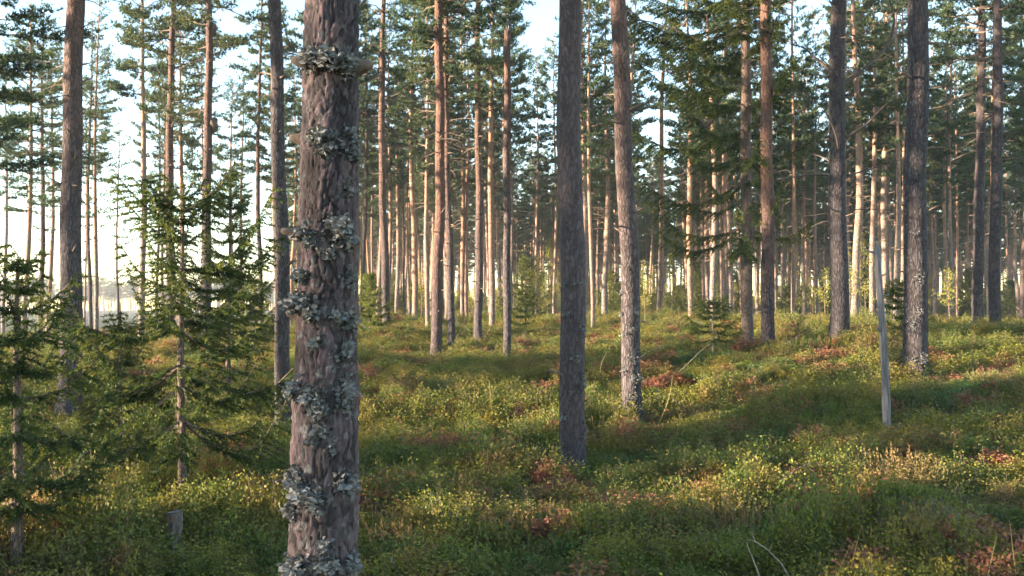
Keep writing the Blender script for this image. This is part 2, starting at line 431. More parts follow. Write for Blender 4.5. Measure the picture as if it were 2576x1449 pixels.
def ground_z(x, y):
    x = np.asarray(x, dtype=np.float64); y = np.asarray(y, dtype=np.float64)
    sh = x.shape; xf = x.ravel(); yf = y.ravel()
    out = np.empty(len(xf))
    for s in range(0, len(xf), 20000):
        a, b = xf[s:s + 20000], yf[s:s + 20000]
        d2 = (a[:, None] - ctrl[None, :, 0]) ** 2 + (b[:, None] - ctrl[None, :, 1]) ** 2
        w = 1.0 / (d2 + 2.0) ** 1.6
        out[s:s + 20000] = (w * ctrl[None, :, 2]).sum(1) / w.sum(1)
    r = np.hypot(xf, yf)
    amp = np.clip(1.2 - r / 60, 0.3, 1)
    out += amp * (0.16 * vnoise(xf * .55 + 3, yf * .55) + 0.14 * vnoise(xf * 1.3, yf * 1.3 + 9) + 0.05 * vnoise(xf * 4.1, yf * 4.1))
    return (out - 0.15).reshape(sh)          # the rows in the list above are those of the shrub tops
def gz(x, y): return float(ground_z(np.array([x]), np.array([y]))[0])
def on_ground(X, Y, lift=0.0):
    prev = 3.0
    for d in np.arange(3.0, 90, 0.05):
        p = at(X, Y, float(d))
        if p.z <= gz(p.x, p.y) + lift: return p
    return at(X, Y, 60.0)

def make_ground():
    nr, na = 230, 420
    r = np.concatenate([[0.0], 0.4 * (900 / 0.4) ** np.linspace(0, 1, nr)])
    # finer angles in front
    t = np.linspace(-1, 1, na + 1)[:-1]
    th = np.pi / 2 + np.pi * (0.28 * t + 0.72 * t ** 3)
    X = r[1:, None] * np.cos(th)[None]; Y = r[1:, None] * np.sin(th)[None]
    Z = ground_z(X, Y)
    V = np.stack([X, Y, Z], -1).reshape(-1, 3)
    i = np.arange(nr - 1)[:, None] * na; j = np.arange(na)[None]; j2 = (j + 1) % na
    F = np.stack([i + j, i + na + j, i + na + j2, i + j2], -1).reshape(-1, 4)
    g = Geo(); g.add(V, F)
    c = np.vstack([V[:na], [[0, 0, gz(0, 0)]]])
    g.add(c, [(k, (k + 1) % na, na) for k in range(na)])
    q = NT('forest_floor')
    geo = q.n('ShaderNodeNewGeometry')
    def nz(s, d=5.0):
        x = q.n('ShaderNodeTexNoise', i_Scale=s, i_Detail=d); q.l(geo.outputs['Position'], x.inputs['Vector']); return x.outputs[0]
    c = q.mix(q.rng(nz(0.5), 0.35, 0.65), (0.03, 0.038, 0.014), (0.06, 0.05, 0.022))
    c = q.mix(q.rng(nz(2.5), 0.45, 0.62), c, (0.075, 0.08, 0.022))
    c = q.mix(q.rng(nz(14.0), 0.45, 0.7, 0, 0.8), c, (0.05, 0.03, 0.02))
    c = q.mix(q.rng(nz(0.3, 3.0), 0.58, 0.7, 0, 0.6), c, (0.16, 0.08, 0.05))
    q.l(c, q.b.inputs['Base Color'])
    bp = q.n('ShaderNodeBump'); bp.inputs['Strength'].default_value = 0.8; bp.inputs['Distance'].default_value = 0.06
    q.l(nz(18.0), bp.inputs['Height']); q.l(bp.outputs[0], q.b.inputs['Normal'])
    tag(link('ground', g.mesh('ground', [q.m], True)), kind='structure')
make_ground()

# ------------------------------------------------------------------ tree builders
def trunk_profile(h, H, r0, flare=0.22):
    t = h / H
    return r0 * ((1 - 0.28 * t - 0.62 * t ** 2.2)) * (1 + flare * np.exp(-np.maximum(h, 0) / 0.22)) + 0.004

def trunk_mesh(name, seed, H, r0, mat, sides=20, rings=46, rough=0.03, flare=0.25, bend=0.06, stubs=12, mats=None, wig=1.0, cut=None):
    """a tapered stem rising from z = -0.25 in metres, dead branch stubs on it"""
    rng = np.random.default_rng(seed)
    h = np.concatenate([np.linspace(-0.25, 1.2, 9)[:-1], np.linspace(1.2, H, rings)])
    if cut: h = np.concatenate([h[h < cut - .1], [cut - .08, cut]])
    rad = trunk_profile(h, H, r0, flare)
    ph = rng.random(4) * 6.28
    cx = bend * (np.sin(h * .45 * wig + ph[0]) - np.sin(ph[0])) * np.clip(h / 4, 0, 1) + 0.012 * np.sin(h * 2.2 + ph[2])
    cyy = bend * (np.sin(h * .38 * wig + ph[1]) - np.sin(ph[1])) * np.clip(h / 4, 0, 1)
    th = np.arange(sides) / sides * 2 * np.pi
    lob = 1 + flare * .35 * np.exp(-np.maximum(h, 0) / 0.2)[:, None] * np.cos(th * 4 + ph[3])[None]
    rr = rad[:, None] * lob * (1 + rough * rng.normal(size=(len(h), sides)))
    V = np.stack([cx[:, None] + rr * np.cos(th), cyy[:, None] + rr * np.sin(th), np.repeat(h[:, None], sides, 1)], -1)
    g = Geo()
    n = len(h)
    i = np.arange(n - 1)[:, None] * sides; j = np.arange(sides)[None]; j2 = (j + 1) % sides
    g.capped(V, np.stack([i + j, i + j2, i + sides + j2, i + sides + j], -1).reshape(-1, 4), sides, [cx[-1], cyy[-1], (cut or H) + 0.02])
    me = g.mesh(name, mats or [mat], True)
    me['stubs'] = stubs
    STEM[me.name] = (seed, H, h, rad, cx, cyy, stubs)
    return me

STEM = {}
STUBS = []
def add_stubs(root, me, mat=None):
    """short dead branch stubs, each a part of its tree"""
    seed, H, h, rad, cx, cyy, n = STEM[me.name]
    rng = np.random.default_rng(seed + 5)
    if not STUBS:
        for k in range(5):
            g = Geo(); b = rng.normal() * .3
            tube(g, [(-.03, 0, 0), (.01, 0, 0), (.05, b * .02, .01), (.09 + .03 * k, b * .05, .015 + .01 * (k - 2))], [.02, .016, .012, .007], 6)
            STUBS.append(g.mesh('branch_stub', [M_TWIG], True))
    for k in range(n):
        z = rng.uniform(min(1.0, H * .2), H * .5); a = rng.random() * 6.28
        r_ = float(np.interp(z, h, rad))
        o = link('branch_stub', STUBS[rng.integers(0, 5)], root)
        o.location = (float(np.interp(z, h, cx)) + r_ * math.cos(a), float(np.interp(z, h, cyy)) + r_ * math.sin(a), z)
        o.rotation_euler = (0, rng.uniform(-.35, .25), a)
        o.scale = (rng.uniform(.5, 1.6) * min(1, r_ / .08), min(1, r_ / .08), min(1, r_ / .08))

def pine_crown(name, seed, H=15.0, cb=7.5, Rm=1.9, dens=1.0, nw=0.036, nl=0.14, dead_from=2.5, trunk_r=0.13):
    rng = np.random.default_rng(seed)
    g = Geo()
    TP, TD, TT = [], [], []
    # bare dead twigs under the crown
    for k in range(int(34 * (cb - dead_from) / 5)):
        z = dead_from + (cb - dead_from) * rng.random() ** .7
        a = rng.random() * 6.28; L = rng.uniform(.25, 1.25) * (0.5 + .5 * z / cb)
        d = np.array([math.cos(a), math.sin(a), 0]); up = rng.uniform(-.25, .25)
        P = [np.array([0, 0, z]) + d * (trunk_r * .7 + L * s) + np.array([0, 0, L * (up * s - .22 * s * s)]) + rng.normal(size=3) * .02 * s for s in (0, .35, .7, 1)]
        tube(g, P, [.011, .009, .006, .003], 3, mat=1, cap=False)
        for q in range(2):
            s = rng.uniform(.4, .9); b = a + rng.choice([-1, 1]) * rng.uniform(.5, 1.1)
            st = np.array([0, 0, z]) + d * (trunk_r * .7 + L * s) + np.array([0, 0, L * (up * s - .22 * s * s)])
            tube(g, [st, st + np.array([math.cos(b), math.sin(b), rng.uniform(-.3, .2)]) * L * .35], [.005, .003], 3, mat=1, cap=False)
    z = cb
    lop = rng.random() * 6.28
    while z < H - 0.15:
        t = (z - cb) / (H - cb)
        prof = (min(1.0, .5 + 1.5 * t)) * (1 - t) ** .62 + .10
        nb = rng.integers(3, 6)
        a0 = rng.random() * 6.28
        for k in range(nb):
            if rng.random() < .2: continue
            a = a0 + k * 6.28 / nb + rng.normal() * .25
            L = Rm * prof * rng.uniform(.55, 1.2) * (1 + .22 * math.cos(a - lop))
            el = R(-8 + 48 * t + rng.normal() * 9)
            curve = rng.uniform(.05, .3) * (1 - t)
            d = np.array([math.cos(a), math.sin(a), 0])
            bz = z + rng.uniform(-.12, .12)
            def bp(s):
                return np.array([0, 0, bz]) + d * L * s * math.cos(el) + np.array([0, 0, 1]) * (L * s * math.sin(el) + L * curve * s * s)
            ss = np.linspace(0, 1, 5)
            kink = rng.normal(size=(5, 3)) * .03 * L; kink[0] = 0
            P = np.array([bp(s) for s in ss]) + kink
            tube(g, P, [.022 * L / 1.5 + .008, .018, .013, .009, .005], 3, mat=1, cap=False)
            side = np.array([-d[1], d[0], 0])
            ntw = max(3, int(L * 9 * dens))
            for s in np.linspace(.40, 1.0, ntw) + rng.normal(size=ntw) * .03:
                s = min(max(s, .34), 1.0)
                base = np.array([np.interp(s, ss, P[:, c]) for c in range(3)])
                sg = rng.choice([-1, 1])
                fw = rng.uniform(.35, .9)
                td = unit(d * fw + side * sg * rng.uniform(.4, 1.0) + np.array([0, 0, rng.uniform(-.05, .45)]))
                tl = (.22 + .42 * L * (1.05 - s) * .6) * rng.uniform(.6, 1.3)
                if s > .97: td = unit(d + np.array([0, 0, .35])); tl = .25
                m = max(2, int(tl / .085))
                q = np.linspace(.25, 1, m)[:, None]
                pts = base + td * tl * q + rng.normal(size=(m, 3)) * .02
                TP.append(pts); TD.append(np.repeat((td * .8 + np.array([0, 0, .45]))[None], m, 0))
                TT.append(np.full(m, np.clip(.30 + .35 * s * (.6 + .4 * t) + rng.normal() * .13, 0, 1)))
        z += rng.uniform(.38, .64) / max(dens, .6) ** .5
    TP = np.concatenate(TP); TD = unit(np.concatenate(TD)); TT = np.concatenate(TT)
    nn = 8
    P = np.repeat(TP, nn, 0); D = np.repeat(TD, nn, 0) * .75 + unit(rng.normal(size=(len(P), 3))) * .8
    t = np.clip(np.repeat(TT, nn) + rng.normal(size=len(P)) * .10, 0, 1)
    needles(g, P, D, nl * rng.uniform(.7, 1.2, len(P)), nw, 0, t, rng)
    return g.mesh(name, [M_PINE, M_TWIG])

def spruce_crown(name, seed, H, Rm, z0, gap, curl=0.35, droop=0.25, dens=1.0, nl=.034, nw=.011, sp=.012, mat=None, nbr=(4, 6), ragged=0.25, power=0.8, hang=.5, asym=None):
    rng = np.random.default_rng(seed)
    g = Geo()
    NP, ND, NTn = [], [], []
    z = z0
    while z < H - .03:
        t = (z - z0) / (H - z0)
        a0 = rng.random() * 6.28; nb = rng.integers(*nbr)
        for k in range(nb):
            a = a0 + k * 6.28 / nb + rng.normal() * .3
            L = Rm * ((1 - t) ** power * .95 + .04) * rng.uniform(1 - ragged, 1 + ragged * .8)
            if t < .12: L *= .8
            if asym: L *= 1 + asym[1] * math.cos(a - asym[0])
            if L < .05: L = .05
            d = np.array([math.cos(a), math.sin(a), 0]); side = np.array([-d[1], d[0], 0])
            e0 = R(35 * t - 2 + rng.normal() * 6)
            dr = droop * (1 - t) * rng.uniform(.6, 1.4)
            def bp(s): return np.array([0, 0, z]) + d * L * s * math.cos(e0) + np.array([0, 0, 1]) * L * (s * math.sin(e0) - dr * math.sin(s * 2.6) * .8 + curl * (1 - t * .5) * s ** 3)
            ss = np.linspace(0, 1, 6); P = np.array([bp(s) for s in ss])
            tube(g, P, np.linspace(.006 + .006 * L, .002, 6), 3, mat=1, cap=False)
            tw = rng.normal() * .10
            ntw = max(4, int(L * 24 * dens))
            sl = np.linspace(.12, 1, ntw)
            for s in sl:
                base = np.array([np.interp(s, ss, P[:, c]) for c in range(3)])
                for sg in (-1, 1):
                    if rng.random() < .18: continue
                    tl = (.07 + .34 * L * min(s * 1.6, 1.0) * (1.08 - s)) * rng.uniform(.6, 1.25)
                    td = unit(d * .8 + side * sg * .75 + np.array([0, 0, -hang * rng.uniform(.1, 1) * (1 - t)]))
                    m = max(3, int(tl / sp))
                    q = np.linspace(.05, 1, m)[:, None]
                    pts = base + td * tl * q + np.array([0, 0, -1]) * hang * .35 * tl * q ** 2
                    NP.append(pts); ND.append(np.repeat(td[None], m, 0))
                    NTn.append(np.clip(.25 + .45 * q[:, 0] * (.4 + .6 * s) + rng.normal() * .15, 0, 1))
            m = int(L / sp)
            q = np.linspace(.15, 1, max(m, 3))
            NP.append(np.stack([np.interp(q, ss, P[:, c]) for c in range(3)], 1)); ND.append(np.repeat(d[None], len(q), 0)); NTn.append(.3 + .4 * q)
        z += gap * rng.uniform(.7, 1.3) * (1.0 - .45 * t)
    q = np.linspace(H - .3, H, 40)
    NP.append(np.stack([0 * q, 0 * q, q], 1)); ND.append(np.repeat([[0, 0, 1.0]], 40, 0)); NTn.append(np.full(40, .7))
    NP = np.concatenate(NP); ND = np.concatenate(ND); NTn = np.concatenate(NTn)
    nn = 4
    P = np.repeat(NP, nn, 0); D = np.repeat(ND, nn, 0) * .7 + unit(rng.normal(size=(len(P), 3))) * .85
    t = np.clip(np.repeat(NTn, nn) + rng.normal(size=len(P)) * .08, 0, 1)
    needles(g, P, D, nl * rng.uniform(.7, 1.3, len(P)), nw, 0, t, rng)
    return g.mesh(name, [mat or M_SPRUCE, M_TWIG])

def leaning(base, top):
    d = (Vector(top) - Vector(base)).normalized()
    return Vector((0, 0, 1)).rotation_difference(d).to_euler()

# shared meshes for slender and far pines: 15 m high
TRUNKS = [trunk_mesh('slender_trunk', 100 + k, 15.0, 0.125, m, sides=12, rings=30, rough=.02, bend=.09, stubs=0) for k, m in enumerate((M_BARK_FAR_SUNLIT, M_BARK_FAR_SUNLIT, M_BARK_FAR_SUNLIT_RED, M_BARK, M_BARK_FAR_SUNLIT))]
CROWNS = [pine_crown('pine_crown', 200 + k, 15.0, cb, rm, dn) for k, (cb, rm, dn) in enumerate(((6.6, 2.0, 1.5), (7.4, 2.2, 1.55), (8.2, 2.0, 1.6), (7.0, 2.4, 1.45), (8.6, 2.3, 1.6), (6.6, 1.8, 1.4), (7.6, 1.9, 1.5), (6.2, 1.6, 1.3)))]
DENSE = [pine_crown('pine_crown', 240 + k, 15.0, cb, rm, dn, nw=.026, nl=.12, dead_from=4.2) for k, (cb, rm, dn) in enumerate(((6.8, 2.4, 1.6), (7.4, 2.6, 1.5), (8.2, 2.3, 1.6)))]
SPARSE = [pine_crown('pine_crown', 260, 12.0, 3.6, .75, .55, dead_from=1.2, trunk_r=.05), pine_crown('pine_crown', 261, 15.0, 5.0, 1.1, .6, dead_from=1.5, trunk_r=.09)]

trees = []       # (object, x layout, distance)
rnd = random.Random(11)
def place_pine(p, top, dia, label, group, trunk=None, crown=None, hscale=1.0, rz=None, cscale=None):
    root = thing('pine_tree', p, label, 'pine tree', group, leaning(p, top))
    tr = link('trunk', trunk, root); cr = link('crown', crown, root)
    return root, tr, cr

LICHEN_MESH = {}
def lichen_clump(name, seed, wu, wv, n, size=.018, thick=.03):
    """curled flakes on a patch wu x wv metres, facing +X"""
    rng = np.random.default_rng(seed)
    g = Geo()
    u = rng.normal(size=n) * wu * .42; v = rng.normal(size=n) * wv * .42
    # break the patch up so that it has gaps and lobes
    keep = np.array([noise.noise(Vector((a * 22 + seed, b * 22, seed * .7))) for a, b in zip(u, v)]) > -.22
    u, v = u[keep], v[keep]; n = len(u)
    lift = np.abs(rng.normal(size=n)) * thick * np.exp(-(u / wu) ** 2 - (v / wv) ** 2)
    P = np.stack([lift, u, v], 1)
    D = unit(np.stack([rng.uniform(.3, 1.2, n), rng.normal(size=n), rng.normal(size=n) + .15], 1))
    s = size * rng.uniform(.5, 1.3, n)
    S = unit(np.cross(D, rng.normal(size=(n, 3)))); B = np.cross(D, S)
    V = np.stack([P, P + D * s[:, None] * .55 + S * s[:, None] * .5, P + D * s[:, None] + B * s[:, None] * .45, P + D * s[:, None] * .55 - S * s[:, None] * .5], 1).reshape(-1, 3)
    t = np.clip(.35 + .5 * lift / max(thick, 1e-4) + rng.normal(size=n) * .16, 0, 1)
    g.add(V, np.arange(4 * n).reshape(-1, 4), 0, np.repeat(t, 4))
    return g, (u, v)

def put_lichen(root, h, th, r, wu, wv, seed, n, size=.018, thick=.03, axis=(0, 0)):
    """wrap a clump round a stem: th = angle round it, h = height up it (root space)"""
    g, _ = lichen_clump('lichen', seed, wu, wv, n, size, thick)
    V = np.concatenate(g.V)
    rad = r + V[:, 0] - .004; ang = th + V[:, 1] / r
    W = np.stack([axis[0] + rad * np.cos(ang), axis[1] + rad * np.sin(ang), h + V[:, 2]], 1)
    g.V = [W]
    return link('lichen_fronds', g.mesh('lichen_fronds', [M_LICHEN]), root)

# ------------------------------------------------------------------ the lichen-crusted pine close to the camera
def hero():
    d = 4.6
    b = at(812, 1449, d); t = at(835, 0, d)
    ax = (t - b).normalized()
    zg = gz(b.x, d)
    foot = b + ax * ((zg - b.z) / ax.z)
    root = thing('pine_tree', foot, 'huge near pine trunk crusted with grey lichen rings, cut by the frame top and bottom', 'pine tree', None, leaning(foot, foot + ax * 5))
    H = 17.0
    sides, z_hi = 150, 5.2
    hs = np.concatenate([np.arange(-.25, z_hi, .011), np.linspace(z_hi, H, 40)])
    th = np.arange(sides) / sides * 2 * np.pi
    def rad(h):
        return np.interp(h, [-.3, 0, .25, .9, 1.6, 2.4, 3.3, 6, 12, 17], [.21, .19, .168, .156, .146, .137, .127, .108, .07, .01])
    rr = rad(hs)
    knots = [(0.46 + .0, 0), ]
    Rr = np.empty((len(hs), sides)); PLT = np.full((len(hs), sides), .5)
    whorls = [at(812, y, d).z - foot.z for y in (165, 365, 600, 790, 1000, 1240, 1430)]
    for i, h in enumerate(hs):
        sw = sum(math.exp(-((h - w) / .05) ** 2) for w in whorls) * .006
        for j, a in enumerate(th):
            x, y = math.cos(a), math.sin(a)
            if h < z_hi + .1:
                w = Vector((x * 1.45, y * 1.45, h * 4.4))
                w2 = w + noise.noise_vector(w * 2.5) * .10
                w2.x += .25 * noise.noise(w * 1.3); w2.z += .6 * noise.noise(w * 1.1 + Vector((9, 3, 1)))
                dd, _p0 = noise.voronoi(w2 * 3.0)
                d3, _pp = noise.voronoi(w2 * 6.1)
                e = min(min((dd[1] - dd[0]) * 5.5, 1.0) * .8 + min((d3[1] - d3[0]) * 5.0, 1.0) * .3 + .15 * noise.noise(w * 6.0), 1.1)
                e = max(e, 0.0)
                ph_ = math.sin(_p0[0].x * 12.99 + _p0[0].y * 78.2 + _p0[0].z * 37.7) * 43758.5; PLT[i, j] = ph_ - math.floor(ph_)
                pl = noise.noise(Vector((x * 1.5, y * 1.5, h * 2.0))) * .006
                fn = noise.noise(Vector((x * 9, y * 9, h * 26))) * .0028 + noise.noise(Vector((x * 22, y * 22, h * 60))) * .0014
                step = noise.cell(w2 * 3.4 * .5) * .0
                Rr[i, j] = rr[i] + .015 * e ** .6 - .013 + .007 * (PLT[i, j] - .5) * e + pl + fn + sw
            else:
                Rr[i, j] = rr[i]
    V = np.stack([Rr * np.cos(th), Rr * np.sin(th), np.repeat(hs[:, None], sides, 1)], -1)
    g = Geo(); n = len(hs)
    i = np.arange(n - 1)[:, None] * sides; j = np.arange(sides)[None]; j2 = (j + 1) % sides
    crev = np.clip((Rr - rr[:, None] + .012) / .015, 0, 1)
    g.capped(V, np.stack([i + j, i + j2, i + sides + j2, i + sides + j], -1).reshape(-1, 4), sides, [0, 0, H + .02], 0, crev.ravel())
    # bark: plates and crevices follow the modelled relief
    q = NT('plated_bark')
    tc = q.n('ShaderNodeTexCoord'); ti = q.n('ShaderNodeAttribute', attribute_name='tint').outputs['Fac']
    def nz(s, det=5.0, st=.5):
        mp = q.n('ShaderNodeMapping'); mp.inputs['Scale'].default_value = (1, 1, st)
        q.l(tc.outputs['Object'], mp.inputs[0])
        x = q.n('ShaderNodeTexNoise', i_Scale=s, i_Detail=det, i_Roughness=.6); q.l(mp.outputs[0], x.inputs['Vector']); return x.outputs[0]
    c = q.mix(q.rng(nz(7), .35, .65), (.03, .0235, .028), (.075, .056, .06))
    c = q.mix(q.rng(nz(4.0, 5, .3), .5, .62, 0, .7), c, (.105, .068, .062))
    c = q.mix(q.rng(nz(60, 4, .35), .4, .75, 0, .5), c, (.145, .115, .11))
    c = q.mix(q.rng(nz(18, 6, 1), .56, .66, 0, .6), c, (.17, .175, .165))
    pa = q.n('ShaderNodeAttribute', attribute_name='plate').outputs['Fac']
    hs_ = q.n('ShaderNodeHueSaturation'); q.l(c, hs_.inputs['Color']); q.l(q.rng(pa, 0, 1, .6, 1.5), hs_.inputs['Value']); q.l(q.rng(pa, 0, 1, .7, 1.3), hs_.inputs['Saturation']); c = hs_.outputs[0]
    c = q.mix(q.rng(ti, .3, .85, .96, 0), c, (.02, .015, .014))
    q.l(c, q.b.inputs['Base Color']); q.b.inputs['Roughness'].default_value = .95
    bp = q.n('ShaderNodeBump'); bp.inputs['Strength'].default_value = 1.0; bp.inputs['Distance'].default_value = .012
    q.l(nz(75, 6, .4), bp.inputs['Height']); q.l(bp.outputs[0], q.b.inputs['Normal'])
    hm_ = g.mesh('lichen_pine_trunk', [q.m], True)
    at_ = hm_.attributes.new('plate', 'FLOAT', 'POINT'); at_.data.foreach_set('value', np.append(PLT.ravel(), .5).astype(np.float32))
    link('trunk', hm_, root)
    cr = link('crown', DENSE[2], root); cr.rotation_euler[2] = 1.0; cr.scale = (1.05, 1.05, 1.13)
    # knots: short broken branch stubs
    def theta(X, Y):
        c = 812 + (1449 - Y) / 1449 * 23
        half = 80 - (1449 - Y) / 1449 * 0 + (Y - 700) / 750 * 9
        s = max(-.97, min(.97, (X - c) / half))
        return -math.pi / 2 + math.asin(s)
    def hh(Y): return (at(815, Y, d - .14).z - foot.z) / ax.z
    for k, (X, Y, L, rk) in enumerate(((752, 150, .05, .022), (906, 162, .075, .03), (745, 350, .05, .02), (902, 392, .03, .018), (735, 592, .075, .019), (898, 612, .03, .026), (738, 800, .04, .022), (898, 815, .03, .02), (735, 1010, .03, .022), (900, 1010, .03, .02), (900, 1250, .03, .02))):
        gg = Geo(); a = theta(X, Y); h = hh(Y); r = rad(h)
        dv = np.array([math.cos(a), math.sin(a), .12]); c = np.array([0, 0, h])
        tube(gg, [c + dv * (r * .8), c + dv * (r + .01), c + dv * (r + L * .6), c + dv * (r + L)], [rk * 1.9, rk * 1.35, rk, rk * .75], 10)
        link('branch_stub', gg.mesh('branch_stub', [M_TWIG], True), root)
    CL = [(830, 150, 60, 30, .055), (790, 140, 25, 22, .03), (880, 160, 25, 30, .04), (820, 345, 35, 22, .03), (838, 375, 25, 20, .02), (885, 350, 16, 36, .03), (895, 385, 12, 16, .03), (770, 585, 32, 18, .035), (792, 605, 16, 22, .02),
          (862, 570, 28, 34, .055), (875, 605, 30, 20, .05), (762, 698, 22, 14, .02), (765, 765, 32, 28, .045), (800, 790, 22, 20, .03), (860, 795, 26, 14, .03), (888, 815, 14, 26, .04), (808, 860, 20, 14, .02), (880, 880, 14, 30, .02),
          (760, 985, 30, 28, .04), (800, 1000, 34, 26, .04), (815, 1030, 24, 22, .03), (876, 995, 20, 40, .03), (822, 1085, 24, 14, .02), (800, 1110, 14, 10, .012), (758, 1215, 28, 30, .035), (790, 1240, 40, 30, .045), (812, 1270, 22, 22, .03), (878, 1220, 22, 34, .035),
          (745, 1290, 14, 26, .025), (830, 1370, 18, 16, .02), (775, 1425, 44, 26, .04), (835, 1420, 38, 22, .04), (884, 1425, 22, 28, .035), (740, 1440, 16, 30, .03), (762, 690, 14, 10, .02), (850, 900, 10, 14, .01), (848, 1130, 12, 14, .012), (890, 700, 10, 30, .015), (884, 470, 10, 20, .012), (845, 640, 14, 10, .012)]
    px = K * d / FOC
    for k, (X, Y, wx, wy, tk) in enumerate(CL):
        a, h = theta(X, Y), hh(Y)
        ca = max(.35, abs(math.sin(a)))
        put_lichen(root, h, a, rad(h), wx * px * 1.0 / ca, wy * px, 500 + k, int(60 + wx * wy * .5), size=.021, thick=tk * .8)
    for k in range(9):
        h = whorls[k % 7] + rnd.uniform(-.1, .1)
        put_lichen(root, h, rnd.uniform(.3, 2.8), rad(h), .08, .06, 560 + k, 220, size=.0145, thick=.03)
    return root
hero()

# ------------------------------------------------------------------ the other trees of the photograph
def near_trunk(seed, dia, mat, H=16.0, sides=26, rings=120, **kw):
    return trunk_mesh('pine_trunk', seed, H, dia / 2, mat, sides=sides, rings=rings, rough=.022, bend=.05, stubs=kw.pop('stubs', 16), **kw)

def branch_at(root, pts, rads, mat, name='limb', y_off=(0, 0)):
    """pts in world space, turned into the tree's own space"""
    inv = root.matrix_basis.inverted()
    P = [tuple(inv @ Vector(p)) for p in pts]
    g = Geo()
    # smooth the polyline
    P = np.array(P); s = np.linspace(0, len(P) - 1, (len(P) - 1) * 4 + 1)
    Q = np.stack([np.interp(s, np.arange(len(P)), P[:, c]) for c in range(3)], 1)
    for _ in range(2): Q[1:-1] = Q[1:-1] * .5 + (Q[:-2] + Q[2:]) * .25
    tube(g, Q, np.interp(s, np.linspace(0, len(P) - 1, len(rads)), rads), 7)
    return link(name, g.mesh('dead_limb', [mat], True), root)

NAMED = {}
for idx, (X, Y, w, dia, Xt, st, lab) in enumerate(TREES):
    d = depth(w, dia)
    b = at(X, Y if Y else 830, d)
    z = gz(b.x, b.y)
    b.z = z
    t = at(Xt, 0, d)
    # foot is moved along the lean so that the seen line stays true
    sgrp = None
    near = d < 33
    root = thing('pine_tree', b, lab, 'pine tree', sgrp, leaning(b, t))
    NAMED[idx] = root
    trees.append((root, X, d))
    H = rnd.uniform(14.5, 17.0)
    if st == 'snag':
        Ht = (at(Xt, 75, d) - b).length
        g = trunk_mesh('dead_trunk', 900 + idx, 22.0, dia / 2, M_BARK, sides=18, rings=120, rough=.03, bend=.015, stubs=9, cut=Ht)
        root.name = 'dead_pine_trunk'
        root['category'] = 'dead tree'
        link('trunk', g, root)
        add_stubs(root, g)
        sg = Geo(); rg = np.random.default_rng(4)
        for a in range(7):
            an = a * .9; rr_ = dia * .3
            b0 = np.array([rr_ * math.cos(an), rr_ * math.sin(an), Ht - .05])
            tube(sg, [b0, b0 + np.array([rg.normal() * .01, 0, .1]), b0 + np.array([rg.normal() * .02, 0, rg.uniform(.12, .4)])], [.03, .022, .002], 4)
        link('splintered_crown', sg.mesh('splintered_crown', [M_DEAD]), root)
        continue
    if near:
        mat = {'red': M_BARK_RED, 'redder': M_BARK_RED, 'grey': M_BARK_GREY, 'limbed': M_BARK_GREY, 'rough': M_BARK_GREY, 'knobby': M_BARK, 'centre': M_BARK_NEAR, 'dark': M_BARK}.get(st, M_BARK)
        flare = {'centre': .2, 'knobby': .3, 'rough': .3, 'limbed': .5}.get(st, .45)
        H = rnd.uniform(15.5, 18)
        tr = link('trunk', near_trunk(700 + idx, dia, mat, H, flare=flare, stubs=22 if st != 'centre' else 8), root)
        add_stubs(root, tr.data)
        cr = link('crown', DENSE[idx % 3], root)
        cr.scale = (1.0, 1.0, H / 15.0)
        cr.rotation_euler[2] = idx * 1.7
    else:
        s = H / 15.0 * rnd.uniform(.92, 1.08)
        if st == 'pole':
            tr = link('trunk', TRUNKS[idx % 5], root); cr = link('crown', SPARSE[0], root)
            f = dia / .25; tr.scale = (f, f, .8 if X > 250 else 1.0); 
            if X <= 250: cr.scale = (1, 1, 1.25)
            continue
        tr = link('trunk', TRUNKS[2 if st == 'red' else (0, 1, 3, 4)[idx % 4]], root)
        cr = link('crown', SPARSE[1] if st == 'twiggy' and idx % 2 else CROWNS[idx % 8], root)
        f = dia / .25
        tr.scale = (f, f, s); cr.scale = (.8, .8, s)
        cr.rotation_euler[2] = tr.rotation_euler[2] = idx * 2.1
        if X == 58: cr.data = DENSE[0]; cr.scale = (1.4, 1.4, .82)

b = Vector((-11.6, 20.0, gz(-11.6, 20.0)))
root = thing('pine_tree', b, 'pine whose dark heavy boughs hang in at the upper corner, its trunk out of view', 'pine tree')
link('trunk', near_trunk(771, .3, M_BARK, 16.0), root)
o = link('crown', pine_crown('pine_crown', 281, 16.0, 4.6, 3.0, 1.7, nw=.026, nl=.13, dead_from=3.0), root)

def by_style(s): return next((NAMED[i], TREES[i]) for i in NAMED if TREES[i][5] == s)
